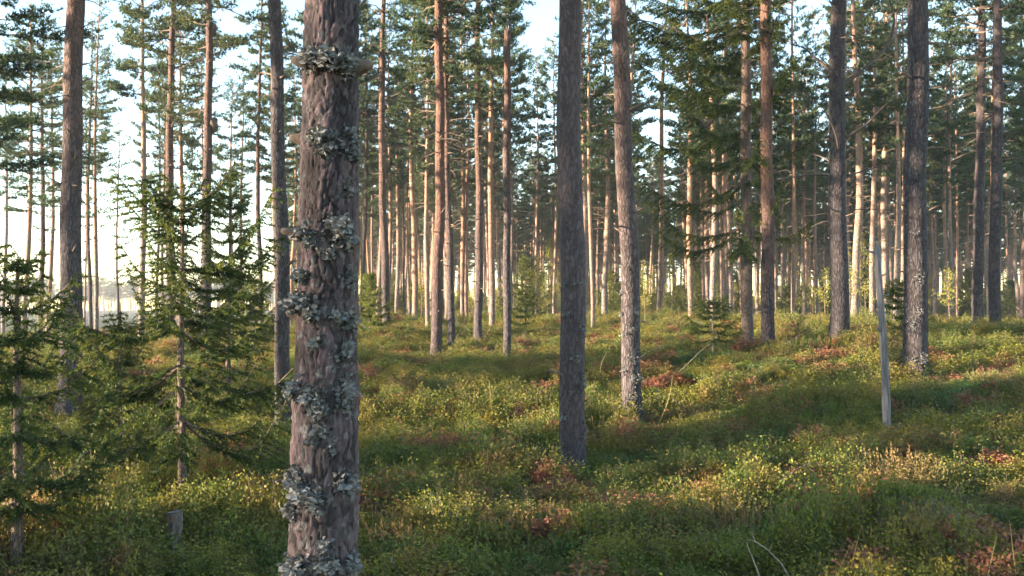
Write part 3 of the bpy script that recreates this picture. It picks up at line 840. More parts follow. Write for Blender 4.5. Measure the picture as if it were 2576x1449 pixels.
# crooked bare limbs
root, T = by_style('limbed'); dd = depth(T[2], T[3])
LIMBS = [([(2120, 212), (2160, 185), (2205, 145), (2240, 105), (2252, 50), (2238, 0), (2228, -60)], (.05, .04, .03, .02), .5),
         ([(2128, 345), (2180, 315), (2210, 280), (2240, 255), (2292, 240)], (.04, .03, .015), -.4),
         ([(2132, 442), (2190, 425), (2232, 412), (2278, 398)], (.024, .016, .008), .3),
         ([(2118, 250), (2098, 190), (2070, 160), (2048, 145), (2025, 120), (1985, 110)], (.05, .035, .015), .6),
         ([(2112, 395), (2106, 345), (2088, 300), (2070, 270)], (.04, .03, .012), -.6),
         ([(2103, 443), (2060, 438), (2030, 440), (1955, 452)], (.035, .026, .012), -.3),
         ([(2110, 425), (2080, 400), (2050, 388), (2020, 392)], (.028, .018, .008), .6),
         ([(2134, 541), (2098, 530), (2075, 512), (2060, 502)], (.022, .016, .008), -.5),
         ([(2100, 532), (2060, 540), (2025, 543)], (.016, .012, .006), .2),
         ([(2098, 556), (2066, 558), (2040, 572)], (.018, .012, .006), .3),
         ([(2136, 528), (2190, 526), (2255, 530)], (.014, .011, .006), .5),
         ([(2108, 200), (2085, 165), (2050, 130)], (.025, .016, .008), -.6),
         ([(2100, 35), (2092, 10), (2075, -20)], (.03, .022, .012), .3)]
for pts, rads, yo in LIMBS:
    n = len(pts) - 1
    branch_at(root, [at(px_, py_, dd + yo * k / n) for k, (px_, py_) in enumerate(pts)], [r_ * .75 for r_ in rads], M_LIMB)
root, T = by_style('rough'); dd = depth(T[2], T[3])
branch_at(root, [at(2322, 374, dd), at(2350, 371, dd + .1), at(2376, 371, dd + .2), at(2400, 379, dd + .3)], (.016, .012, .006), M_TWIG)
branch_at(root, [at(2290, 195, dd - .12), at(2276, 186, dd - .25), at(2266, 183, dd - .3)], (.03, .022, .018), M_TWIG, 'branch_stub')
for i in NAMED:
    X, Y, w, dia, Xt, st, lab = TREES[i]; dd = depth(w, dia)
    if st == 'grey' and X == 2460:
        branch_at(NAMED[i], [at(2463, 404, dd), at(2500, 405, dd), at(2540, 400, dd + .1), at(2578, 392, dd + .2)], (.016, .012, .006), M_TWIG)
        branch_at(NAMED[i], [at(2448, 606, dd), at(2425, 612, dd - .1), at(2396, 624, dd - .2)], (.013, .010, .006), M_PALE_TWIG, 'dead_branch')
    if X == 520:
        for yy in (75, 315):
            g = Geo(); c = root_inv = NAMED[i].matrix_basis.inverted() @ at(538 if yy > 100 else 534, yy, dd)
            rng = np.random.default_rng(yy)
            V = []; nu, nv = 12, 9
            for a in range(nv):
                for bb in range(nu):
                    ph = math.pi * a / (nv - 1); th = 2 * math.pi * bb / nu
                    rr = .13 * (1 + .2 * math.sin(3 * th + ph * 2) + .1 * rng.normal())
                    V.append((c[0] + rr * math.sin(ph) * math.cos(th), c[1] + rr * math.sin(ph) * math.sin(th), c[2] + 1.5 * rr * math.cos(ph)))
            F = [(a * nu + bb, (a + 1) * nu + bb, (a + 1) * nu + (bb + 1) % nu, a * nu + (bb + 1) % nu) for a in range(nv - 1) for bb in range(nu)]
            g.add(V, F); link('burl', g.mesh('burl', [M_TWIG], True), NAMED[i])
    if X == 1136:
        branch_at(NAMED[i], [at(1140, 860, dd), at(1152, 842, dd - .1), at(1160, 832, dd - .15)], (.015, .01, .006), M_TWIG, 'twig')

def stem_lichen(style, spots, seed):
    root, T = by_style(style); dd = depth(T[2], T[3])
    inv = root.matrix_basis.inverted()
    for k, (X, Y, wx, wy) in enumerate(spots):
        Xc = T[0] + (T[4] - T[0]) * (T[1] - Y) / T[1]
        half = T[2] / 2
        a = -math.pi / 2 + math.asin(max(-.9, min(.9, (X - Xc) / half)))
        p = inv @ at(Xc, Y, dd)
        r = T[3] / 2 * (1 - .28 * p.z / 16)
        px = K * dd / FOC
        put_lichen(root, p.z, a, r + .004, wx * px, wy * px, seed + k, int(30 + wx * wy * .42), size=.021, thick=.03, axis=(p.x, p.y))
stem_lichen('centre', ((1425, 790, 14, 8), (1450, 715, 14, 8), (1420, 718, 8, 6), (1448, 900, 16, 12), (1437, 985, 10, 9), (1462, 830, 6, 30), (1462, 960, 8, 30), (1420, 1050, 10, 20), (1465, 1080, 8, 30)), 600)
stem_lichen('knobby', ((1565, 738, 13, 9), (1560, 790, 9, 7), (1596, 785, 10, 14), (1585, 825, 20, 12), (1572, 840, 14, 8), (1590, 900, 18, 16), (1600, 950, 20, 20), (1590, 1000, 18, 20), (1570, 930, 10, 16), (1605, 1030, 12, 12)), 630)
stem_lichen('rough', ((2290, 590, 12, 12), (2300, 700, 16, 24), (2285, 820, 14, 26), (2310, 900, 16, 20), (2285, 905, 14, 20), (2300, 780, 12, 20)), 660)

# ------------------------------------------------------------------ filler pines of the middle distance and the far grove
LANDMARKS = [(700, 'the lichen-crusted trunk'), (930, 'the dark pine with a spruce at its foot'), (1097, 'the glowing orange-lit pine'), (1275, 'the topless dead trunk'), (1440, 'the broad centre pine'), (1592, 'the lichen-knobbed pine'), (1900, 'the big dark spruce'), (2112, 'the crooked-limbed pine'), (2305, 'the thick rough-barked pine'), (2500, 'the straight purple-grey pair'), (3000, '')]
SHORT = ['lichen-crusted trunk', 'dark pine above a spruce', 'glowing orange-lit pine', 'topless dead trunk', 'broad centre pine', 'lichen-knobbed pine', 'big dark spruce', 'crooked-limbed pine', 'thick rough-barked pine', 'straight purple-grey pair']
ORD = ['first', 'second', 'third', 'fourth', 'fifth', 'sixth', 'seventh', 'eighth', 'ninth', 'tenth', 'eleventh', 'twelfth', 'thirteenth', 'fourteenth', 'fifteenth', 'sixteenth', 'seventeenth', 'eighteenth', 'nineteenth', 'twentieth']
rf = random.Random(23)
pts = []
for k in range(9000):
    d = math.sqrt(rf.uniform(33 ** 2, 92 ** 2)); X = rf.uniform(705, 2640)
    if (1290 < X < 1425 and d < 78) or (1585 < X < 1725 and d < 78): continue
    x = (X - 1288) * K / FOC * d
    if any((x - a) ** 2 + (d - b) ** 2 < 2.3 ** 2 for a, b, _ in pts): continue
    if any(abs(X - T[0]) < T[2] * .5 + 4 and abs(d - depth(T[2], T[3])) < 6 for T in TREES): continue
    if any(abs((x - o.location.x)) < 1.2 and abs(d - dd_) < 1.6 for o, _, dd_ in trees): continue
    pts.append((x, d, X))
    if len(pts) >= 240: break
fill = []
for k, (x, d, X) in enumerate(pts):
    gap = max(i for i, (lx, _) in enumerate(LANDMARKS) if lx <= X)
    fill.append((gap, 0 if d < 56 else 1, X, x, d))
fill.sort()
count = {}
for gap, far, X, x, d in fill:
    a, bname = LANDMARKS[gap][1], LANDMARKS[gap + 1][1]
    where = f'past the {SHORT[gap]}'
    if far:
        lab, grp = (f'hairline trunk in the far sunlit wood {where}', f'far pines {where}')
    else:
        k = count[gap] = count.get(gap, 0) + 1
        aa = a.replace('the ', '')
        lab, grp = f'{ORD[k - 1]} slim mid-distance pine past the {SHORT[gap]}', 'mid-distance slim pines'
    z = gz(x, d)
    s = rf.uniform(.86, 1.12)
    dia = rf.uniform(.12, .24)
    b = Vector((x, d, z))
    root = thing('pine_tree', b, lab, 'pine tree', grp, (R(rf.gauss(0, .7)), R(rf.gauss(0, .9)), rf.uniform(0, 6.28)))
    tr = link('trunk', TRUNKS[rf.choice((0, 1, 2, 2, 4))], root); tr.scale = (dia / .25, dia / .25, s)
    cr = link('crown', CROWNS[rf.randrange(8)], root); cr.scale = (rf.uniform(.6, .82),) * 2 + (s,)
    trees.append((root, X, d))

# unseen pines on the sun's side, some in rows added to cast shade
rs = random.Random(7)
side = []
OPEN = ((4.9, 10.6, -24), (12.8, 17.4, -22), (23, 100, -8))     # strips of ground the low sun reaches, and how far off trees may stand in them
SLANT = math.tan(R(12))
SHADE_ROWS = ((-36, 11.6), (-41, 10.7), (-45, 11.9), (-50, 11.2), (-55, 12.0), (-61, 10.9), (-68, 11.7), (-77, 11.3), (-92, 11.6),  # unseen pines set by hand so their crowns darken chosen strips
        (-37, 6.3), (-47, 6.5), (-52, 5.9), (-58, 6.4), (-66, 6.2), (-76, 6.5), (-90, 6.2), (-36, 3.0), (-44, 2.4), (-52, 3.2), (-62, 2.6), (-74, 3.0),
        (-40, 19.6), (-50, 20.4), (-60, 19.4), (-74, 20.6), (-14, 14.3), (-18, 15.6), (-15, 17.2), (-21, 13.6), (-22, 16.6))
for x, dp in SHADE_ROWS:
    side.append((x, dp + (x - 2) * SLANT))
for k in range(6000):
    x = rs.uniform(-110, -7); d = rs.uniform(-45, 26)
    if x > -.57 * max(d, 0) - 5: continue
    if any((x - a) ** 2 + (d - b) ** 2 < 3.4 ** 2 for a, b in side): continue
    if any(lo < d - (x - 2) * SLANT < hi and (x < xm or xm < -100) for lo, hi, xm in OPEN): continue          # gaps between the rows let the low sun through
    side.append((x, d))
    if len(side) >= 90: break
for kk, (x, d) in enumerate(side):
    s = rs.uniform(.9, 1.15); dia = rs.uniform(.2, .32)
    root = thing('pine_tree', (x, d, gz(x, d)), 'unseen pine on the sunny side, placed to cast shade into the picture', 'pine tree', 'pines of the neighbouring wood on the sunny side', (0, 0, rs.uniform(0, 6.28)))
    tr = link('trunk', TRUNKS[rs.randrange(5)], root); tr.scale = (dia / .25, dia / .25, s)
    cr = link('crown', DENSE[kk % 3] if kk < len(SHADE_ROWS) else CROWNS[rs.randrange(7)], root); cr.scale = (.58, .58, s * .92) if kk < 21 else (.95, .95, s)

# ------------------------------------------------------------------ spruces and saplings
def spruce(X, Yb, d, mesh, H, r0, label, rot=0.0, seed=0, z=None, lean=(0, 0), bark=None, group=None, name='young_spruce', cat='spruce', scale=1.0):
    b = at(X, Yb, d); b.z = gz(b.x, b.y)
    root = thing(name, b, label, cat, group, (lean[0], lean[1], 0), scale)
    link('trunk', trunk_mesh('spruce_trunk', 800 + seed, H * .985, r0, bark or M_SPRUCE_BARK, sides=12, rings=40, rough=.03, flare=.3, bend=.015, stubs=0, wig=2.0), root)
    c = link('crown', mesh, root); c.rotation_euler[2] = rot
    return root
spruce(455, 1255, 8.2, spruce_crown('spruce_crown', 31, 2.8, 1.3, .8, .24, curl=.5, droop=.45, ragged=.55, dens=.9, power=.62, nbr=(4, 7)), 2.8, .032,
       'tall young spruce with drooping yellow-green boughs above the small cut stump', rot=.4, seed=1)
spruce(38, 1420, 6.2, spruce_crown('spruce_crown', 32, 2.05, .8, .5, .21, curl=.5, droop=.25, ragged=.4, dens=.9, power=.7, nbr=(4, 7)), 2.05, .03,
       'dark blue-green little spruce at the frame edge, its stem bare below', rot=1.4, seed=2)
spruce(576, 880, 17.0, spruce_crown('spruce_crown', 33, 4.1, 1.05, .7, .3, curl=.4, droop=.3, ragged=.4, nl=.05, nw=.016, sp=.02, power=.7), 4.1, .04,
       'sparse farther spruce behind the tall one, seen against the sky', rot=2.0, seed=3)
spruce(300, 1000, 10.5, spruce_crown('spruce_crown', 34, 1.7, .8, .3, .25, curl=.4, droop=.3, ragged=.4, nl=.038, nw=.012, sp=.014, power=.6), 1.9, .02,
       'low shaded spruce filling the space between the tall young spruce and thick pine', rot=.9, seed=4)
big = spruce_crown('spruce_crown', 35, 15.5, 2.0, 3.0, .55, curl=.25, droop=.32, ragged=.45, nl=.06, nw=.024, sp=.03, power=.35, nbr=(4, 6), dens=.7, hang=.7, asym=(math.pi * 1.05, .35), mat=M_BOUGH_SUNLIT)
spruce(1880, 888, 22.0, big, 15.5, .135, 'big dark spruce with drooping boughs spreading to its sunny side', seed=5, name='spruce_tree')
spruce(1795, 930, 19.0, spruce_crown('spruce_crown', 36, 1.25, .66, .45, .16, dens=.7, curl=.3, droop=.2, nl=.045, nw=.015, sp=.02, power=.6, mat=M_SAPLING), 1.25, .016,
       'small umbrella-shaped spruce on a thin pale stem before the big dark spruce', seed=6, bark=M_PALE_TWIG)
SAP = [spruce_crown('spruce_crown', 40 + k, h, r, .1, .2, curl=.3, droop=.15, nl=.06, nw=.022, sp=.03, power=.55, ragged=.5, mat=M_SAPLING) for k, (h, r) in enumerate(((2.2, .75), (3.0, .9), (1.5, .6)))]
SHT = (2.2, 3.0, 1.5)
for k, (X, d, v, lab) in enumerate(((1322, 34, 2, 'bushy sunlit young spruce between the topless dead trunk and the broad centre pine'), (930, 31, 0, 'yellow-green young spruce at the foot of the dark mid-distance pine'),
        (2270, 20, 2, 'tiny dark spruce beside the thick rough-barked pine foot'), (640, 26, 0, 'young spruce beyond the sparse farther spruce'))):
    b = at(X, 830, d); b.z = gz(b.x, b.y)
    root = thing('young_spruce', b, lab, 'spruce', None, (0, 0, k * 1.3))
    link('trunk', trunk_mesh('spruce_trunk', 850 + k, SHT[v], .02, M_SPRUCE_BARK, sides=7, rings=10, stubs=0, bend=.02), root)
    link('crown', SAP[v], root)

def birch_meshes(seed, H):
    rng = np.random.default_rng(seed); g = Geo(); gl = Geo()
    hs = np.linspace(-.1, H, 9)
    tube(g, np.stack([.06 * np.sin(hs * 1.3), .05 * np.cos(hs), hs], 1), np.linspace(.022, .005, 9), 6)
    LP = []
    for k in range(int(H * 11)):
        z = rng.uniform(.25, .98) * H; a = rng.random() * 6.28; L = rng.uniform(.25, .75) * (1.15 - z / H)
        d = np.array([math.cos(a), math.sin(a), rng.uniform(.3, .9)])
        s0 = np.array([.06 * math.sin(z * 1.3), .05 * math.cos(z), z])
        tube(g, [s0, s0 + d * L * .5, s0 + d * L], [.006, .004, .002], 3, cap=False)
        m = int(16 + L * 30); LP.append(s0 + d * L * rng.uniform(.2, 1, (m, 1)) + rng.normal(size=(m, 3)) * .07)
    LP = np.concatenate(LP)
    leaves(gl, LP, rng.normal(size=LP.shape), .05, .038, 0, np.clip(rng.normal(.5, .22, len(LP)), 0, 1), rng)
    return g.mesh('birch_stem', [M_TWIG], True), gl.mesh('birch_foliage', [M_BIRCH])
BIR = [birch_meshes(60, 2.6), birch_meshes(61, 3.6), birch_meshes(62, 2.0)]
for k, (X, d, v, lab) in enumerate(((2135, 30, 0, 'yellow birch sapling just behind the foot of the crooked-limbed pine'), (2080, 34, 2, 'small yellow birch sapling before the crooked-limbed pine'), (2175, 36, 1, 'yellow birch sapling behind the thin pale-footed pine'),
        (1385, 42, 1, 'yellow-green birch sapling close to the broad centre pine'), (1350, 48, 1, 'pale yellow birch among the young spruces before the centre pine'), (1620, 36, 0, 'birch sapling with sunlit leaves past the lichen-knobbed pine'),
        (1690, 47, 1, 'far birch sapling between the leaning pinkish pine and the big spruce'), (1250, 50, 0, 'yellowish birch sapling just before the topless dead trunk'), (1600, 52, 1, 'far birch partly hidden behind the lichen-knobbed pine'), (2020, 44, 0, 'sunlit birch sapling past the reddish pine'),
        (2390, 32, 2, 'small birch between the rough-barked pine and the purple-grey pair'), (1530, 55, 1, 'far birch between the centre pine and lichen-knobbed pine'), (940, 48, 0, 'sunlit birch sapling past the lichen-crusted trunk'), (1190, 52, 0, 'birch sapling beyond the sunlit twin pines'), (120, 38, 0, 'small birch behind the dark edge spruce'), (1800, 50, 1, 'yellow far birch behind the big spruce boughs'))):
    b = at(X, 830, d); b.z = gz(b.x, b.y)
    root = thing('birch_sapling', b, lab, 'birch', None, (0, 0, k * 2.2))
    link('trunk', BIR[v][0], root); link('crown', BIR[v][1], root)

# ------------------------------------------------------------------ stump, broken pole, sticks
def stump(X, Y, d, dia, hgt, label):
    b = at(X, Y, d); b.z = gz(b.x, b.y)
    root = thing('tree_stump', b, label, 'stump')
    rng = np.random.default_rng(3); g = Geo(); s = 20
    hs = np.array([-.1, 0, .04, .1, hgt * .8, hgt])
    th = np.arange(s) / s * 6.283
    ring = np.stack([np.stack([(dia / 2) * (1 + .3 * math.exp(-max(h, 0) / .05)) * (1 + .12 * np.cos(th * 5 + 1) + .04 * rng.normal(size=s)) * np.cos(th),
                               (dia / 2) * (1 + .3 * math.exp(-max(h, 0) / .05)) * (1 + .12 * np.cos(th * 5 + 1)) * np.sin(th), np.full(s, h) + (h > .1) * .006 * np.cos(th)], -1) for h in hs])
    i = np.arange(len(hs) - 1)[:, None] * s; j = np.arange(s)[None]; j2 = (j + 1) % s
    g.add(ring.reshape(-1, 3), np.stack([i + j, i + j2, i + s + j2, i + s + j], -1).reshape(-1, 4))
    link('bark', g.mesh('stump_bark', [M_STUMP], True), root)
    g2 = Geo(); top = ring[-1] * np.array([.97, .97, 1]) + np.array([0, 0, .003])
    g2.add(np.vstack([top, top.mean(0)[None]]), [(k, (k + 1) % s, s) for k in range(s)])
    link('cut_face', g2.mesh('stump_face', [M_DEAD]), root)
stump(440, 1345, 6.9, .10, at(440, 1288, 6.9).z - gz(at(440, 1288, 6.9).x, 6.9), 'small grey cut stump standing below the tall young spruce')
p = on_ground(2008 - 685, 880)
stump(1390, 896, 22.0, .12, .2, 'tiny weathered stump stub on the heath beside the broad centre pine')

b = at(2232, 1062, 11.0); b.z = gz(b.x, b.y)
t = at(2208, 625, 11.0)
root = thing('broken_pole', b, 'grey barkless broken pole, dead young trunk standing before the thick rough-barked pine', 'dead tree', None, leaning(b, t))
Ht = (t - b).length
g = Geo(); rng = np.random.default_rng(8)
hs = np.linspace(-.15, Ht, 40)
tube(g, np.stack([.012 * np.sin(hs * 2.1), .01 * np.cos(hs * 1.7), hs], 1), np.interp(hs, [-.2, 0, Ht * .5, Ht], [.055, .047, .042, .034]) * (1 + .04 * rng.normal(size=40)), 12)
for a in range(5):
    an = a * 1.25; rr = .022
    base = np.array([rr * math.cos(an), rr * math.sin(an), Ht - .03])
    tube(g, [base, base + np.array([0, 0, rng.uniform(.04, .14)])], [.012, .002], 4)
link('stem', g.mesh('pole_stem', [M_POLE], True), root)
for (h, an, L) in ((Ht - .06, math.pi, .09), (Ht * .74, 0, .06), (Ht * .56, -2.5, .05), (Ht * .85, -1.0, .05)):
    gg = Geo(); dv = np.array([math.cos(an), math.sin(an), .3])
    tube(gg, [np.array([0, 0, h]) + dv * .02, np.array([0, 0, h]) + dv * (.04 + L)], [.016, .009], 7)
    link('branch_stub', gg.mesh('pole_stub', [M_DEAD], True), root)

def stick(px_pts, lift, r0, r1, label, mat, name='fallen_branch', cat='fallen branch', forks=(), dy=0.0, group=None):
    X0, Y0 = px_pts[0]
    b = on_ground(X0, Y0, .12)
    d = b.y
    root = thing(name, b, label, cat, group)
    n = len(px_pts)
    P = [at(x, y, d + dy * k / max(n - 1, 1)) - b for k, (x, y) in enumerate(px_pts)]
    def run(P, ra, rb, nm):
        P = np.array([tuple(p) for p in P]); m = len(P)
        s = np.linspace(0, m - 1, (m - 1) * 5 + 1)
        Q = np.stack([np.interp(s, np.arange(m), P[:, c]) for c in range(3)], 1)
        for _ in range(3): Q[1:-1] = Q[1:-1] * .5 + (Q[:-2] + Q[2:]) * .25
        Q += np.random.default_rng(len(label)).normal(size=Q.shape) * ra * .25
        g = Geo(); tube(g, Q, np.linspace(ra, rb, len(Q)), 6); return link(nm, g.mesh('stick', [mat], True), root)
    r0 *= .6; r1 *= .5
    run([P[0] + Vector((0, 0, -.15))] + P if lift else P, r0, r1, 'stem')
    for f in forks:
        run([at(x, y, d + dy * .5 - .02 * k) - b for k, (x, y) in enumerate(f)], r0 * .7, r1 * .7, 'twig')
stick([(1042, 1302), (1062, 1285), (1083, 1268), (1100, 1262), (1110, 1252)], 0, .012, .006, 'pale forked twig lying on the sunlit shrubs beside the lichen-crusted trunk', M_PALE_TWIG, forks=([(1083, 1268), (1090, 1250), (1087, 1238)], [(1078, 1272), (1086, 1288), (1095, 1300)]))
stick([(1695, 945), (1715, 930), (1740, 905), (1760, 885), (1790, 862)], 1, .012, .006, 'bowed grey branch arching over the heath by the small umbrella-shaped spruce', M_PALE_TWIG, dy=.4)
stick([(1570, 955), (1590, 920), (1625, 885), (1680, 868), (1720, 862)], 1, .010, .005, 'long thin grey branch curving up from heath behind the lichen-knobbed pine', M_DEAD, dy=.3)
stick([(1640, 915), (1670, 905), (1700, 885), (1735, 880)], 1, .012, .006, 'crossing dead branch lying low between lichen-knobbed pine and umbrella spruce', M_DEAD, forks=([(1670, 905), (1690, 912), (1720, 908)],))
stick([(1950, 880), (1985, 858), (2020, 838), (2055, 825)], 1, .010, .005, 'thin grey branch rising from heath beside the smooth reddish pine', M_DEAD, dy=.3)
stick([(1985, 1449), (1960, 1412), (1935, 1385), (1900, 1362), (1878, 1358)], 0, .009, .004, 'bleached forked branch in the dark shrubs at the frame bottom', M_PALE_TWIG, forks=([(1900, 1362), (1892, 1348), (1895, 1335)], [(1935, 1385), (1942, 1372)]))
stick([(1912, 1455), (1900, 1420), (1885, 1385), (1878, 1365)], 0, .008, .004, 'bleached straight twig beside the forked branch at the frame bottom', M_PALE_TWIG)
stick([(1008, 1449), (992, 1420), (978, 1398)], 0, .010, .006, 'short grey twig in dark shrubs beside the foot of the lichen-crusted trunk', M_DEAD)
stick([(2385, 1222), (2420, 1215), (2460, 1205), (2472, 1207)], 0, .014, .010, 'pale broken stick lying on the sunlit moss bank', M_PALE_TWIG, dy=.1)
stick([(1915, 1190), (1912, 1170), (1925, 1150), (1945, 1148), (1960, 1156)], 0, .008, .005, 'curled pale root loop sticking out above the sunlit shrubs', M_PALE_TWIG)
stick([(1960, 1215), (1990, 1190), (2030, 1165), (2070, 1168), (2100, 1185)], 0, .010, .005, 'arching dry branch with pinkish shrub leaves around it', M_PALE_TWIG, forks=([(1990, 1190), (2020, 1185), (2050, 1180)],))
stick([(40, 1360), (55, 1385), (70, 1405)], 0, .008, .005, 'pale stick leaning by the stem of the dark edge spruce', M_PALE_TWIG)
stick([(212, 1295), (205, 1250), (198, 1215)], 0, .007, .004, 'pale upright twig in the shrubs between the two near spruces', M_PALE_TWIG)
stick([(1285, 1125), (1305, 1160), (1320, 1190)], 0, .007, .004, 'thin twig slanting in the shade before the broad centre pine', M_PALE_TWIG)

def stalk(X0, Y0, X1, Y1, label, w=.010, bend=0.0):
    b = on_ground(X0, Y0, .15); d = b.y
    t = at(X1, Y1, d)
    g = Geo(); n = 9
    rel = t - b
    L = rel.length
    pts = [rel * s + Vector((bend * L * math.sin(s * math.pi), 0, 0)) for s in np.linspace(-.25, 1, n)]
    V, F = [], []
    for k, p in enumerate(pts):
        wd = w * (1 - .75 * (k / (n - 1)) ** 2)
        V += [(p.x - wd / 2, p.y + wd * .2, p.z), (p.x, p.y - wd * .25, p.z), (p.x + wd / 2, p.y + wd * .2, p.z)]
    for k in range(n - 1):
        a = k * 3
        F += [(a, a + 1, a + 4, a + 3), (a + 1, a + 2, a + 5, a + 4)]
    g.add(V, F, 0, .6)
    o = link('grass_blade', g.mesh('grass_blade', [M_GRASS]))
    o.location = b
    tag(o, label, 'grass blade', 'tall dry grass blades')
for a in ((1187, 1045, 1193, 985, 'dry yellow grass blade, upright one of two near the topless dead trunk', 0.0136), (1238, 1040, 1230, 955, 'dry yellow grass blade, taller one of two near the topless dead trunk', 0.0136),
          (1513, 950, 1528, 885, 'bent tan grass blade in heath between the centre pine and lichen-knobbed pine', 0.0155, -.12), (1652, 1075, 1692, 945, 'long slanting tan grass blade beyond the lichen-knobbed pine foot', 0.0112, .06),
          (1692, 1115, 1715, 1055, 'short pale grass blade slanting in the shade right beside the lichen-knobbed pine', 0.0087), (1672, 1170, 1690, 1110, 'thin tan grass blade below the lichen-knobbed pine', 0.0056),
          (1762, 1000, 1764, 930, 'upright tan grass blade below the umbrella-shaped spruce', 0.0074), (1795, 1005, 1786, 940, 'leaning tan grass blade below the umbrella-shaped spruce', 0.0074),
          (2135, 1449, 2168, 1320, 'long thin grass blade rising from the dark shrubs at the bottom', 0.0043), (2105, 1449, 2140, 1370, 'second thin grass blade close to the long one at the bottom', 0.0037), (2485, 1449, 2508, 1345, 'tan grass blade slanting below the sunlit moss bank', 0.0050),
          (2556, 1449, 2540, 1310, 'tall tan grass blade near the frame corner below the moss bank', 0.0050), (938, 1320, 936, 1270, 'short tan grass blade beside the lichen-crusted trunk', 0.0037), (1272, 1050, 1274, 1020, 'stubby tan grass blade beside the topless dead trunk clearing', 0.0093), (300, 1400, 296, 1330, 'thin tan grass blade below the young spruces', 0.0031)):
    stalk(*a[:6], bend=a[6] if len(a) > 6 else 0.03) if len(a) > 6 else stalk(*a[:6])

# ------------------------------------------------------------------ ground cover
def bilberry(seed, nst, rad, hmin, hmax, leaf, mat, spread=1.0, per=52, name='shrub'):
    rng = np.random.default_rng(seed); g = Geo(); LP, LD, LT = [], [], []
    for k in range(nst):
        a = rng.random() * 6.28; r = rad * math.sqrt(rng.random())
        b = np.array([r * math.cos(a), r * math.sin(a), -.06]); h = rng.uniform(hmin, hmax) * (1.1 - .62 * (r / rad) ** 2)
        lean = np.array([math.cos(a), math.sin(a), 0]) * r / rad * .3 * h + rng.normal(size=3) * .12 * h
        lean[2] = h + .06
        s = np.array([0, .5, 1])[:, None]
        tube(g, b + lean * s + rng.normal(size=(3, 3)) * .01, [.0022, .0017, .001], 3, mat=1, cap=False)
        m = per
        q = rng.uniform(.3, 1.02, m)[:, None]
        off = rng.normal(size=(m, 3)) * .030 * spread; off[:, 2] *= .6
        LP.append(b + lean * q + off)
        dd_ = off * 14 + np.array([0, 0, .15]) + rng.normal(size=(m, 3)) * .5
        LD.append(dd_)
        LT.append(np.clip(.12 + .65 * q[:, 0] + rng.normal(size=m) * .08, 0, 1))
    LP = np.concatenate(LP); LD = np.concatenate(LD); LT = np.concatenate(LT)
    n = len(LP)
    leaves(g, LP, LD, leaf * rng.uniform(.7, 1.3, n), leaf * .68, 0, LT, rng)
    return g.mesh(name, [mat, M_TWIG])
def heather(seed, nst, rad, h0, h1, mat):
    rng = np.random.default_rng(seed); g = Geo(); NP, ND, T_ = [], [], []
    for k in range(nst):
        a = rng.random() * 6.28; r = rad * math.sqrt(rng.random()); h = rng.uniform(h0, h1)
        b = np.array([r * math.cos(a), r * math.sin(a), -.05]); d = unit(np.array([math.cos(a) * r / rad * .5, math.sin(a) * r / rad * .5, 1]) + rng.normal(size=3) * .2)
        m = 34; q = np.linspace(.15, 1, m)[:, None]
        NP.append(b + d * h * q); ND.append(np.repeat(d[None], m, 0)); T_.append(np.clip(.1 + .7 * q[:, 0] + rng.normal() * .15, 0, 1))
    NP = np.concatenate(NP); ND = np.concatenate(ND); T_ = np.concatenate(T_); n = len(NP)
    needles(g, NP, ND * .6 + unit(rng.normal(size=(n, 3))) * .8, .02, .007, 0, T_, rng)
    return g.mesh('heather', [mat, M_TWIG])
def moss(seed, n, rad, mat, hgt=.07):
    rng = np.random.default_rng(seed); g = Geo()
    a = rng.random(n) * 6.28; r = rad * np.sqrt(rng.random(n)); z = hgt * (1 - (r / rad) ** 2) - .01
    P = np.stack([r * np.cos(a), r * np.sin(a), z], 1)
    D = rng.normal(size=(n, 3)) * .6 + np.array([0, 0, .8])
    leaves(g, P, D, .024, .011, 0, np.clip(rng.normal(.5, .2, n), 0, 1), rng)
    return g.mesh('moss', [mat])

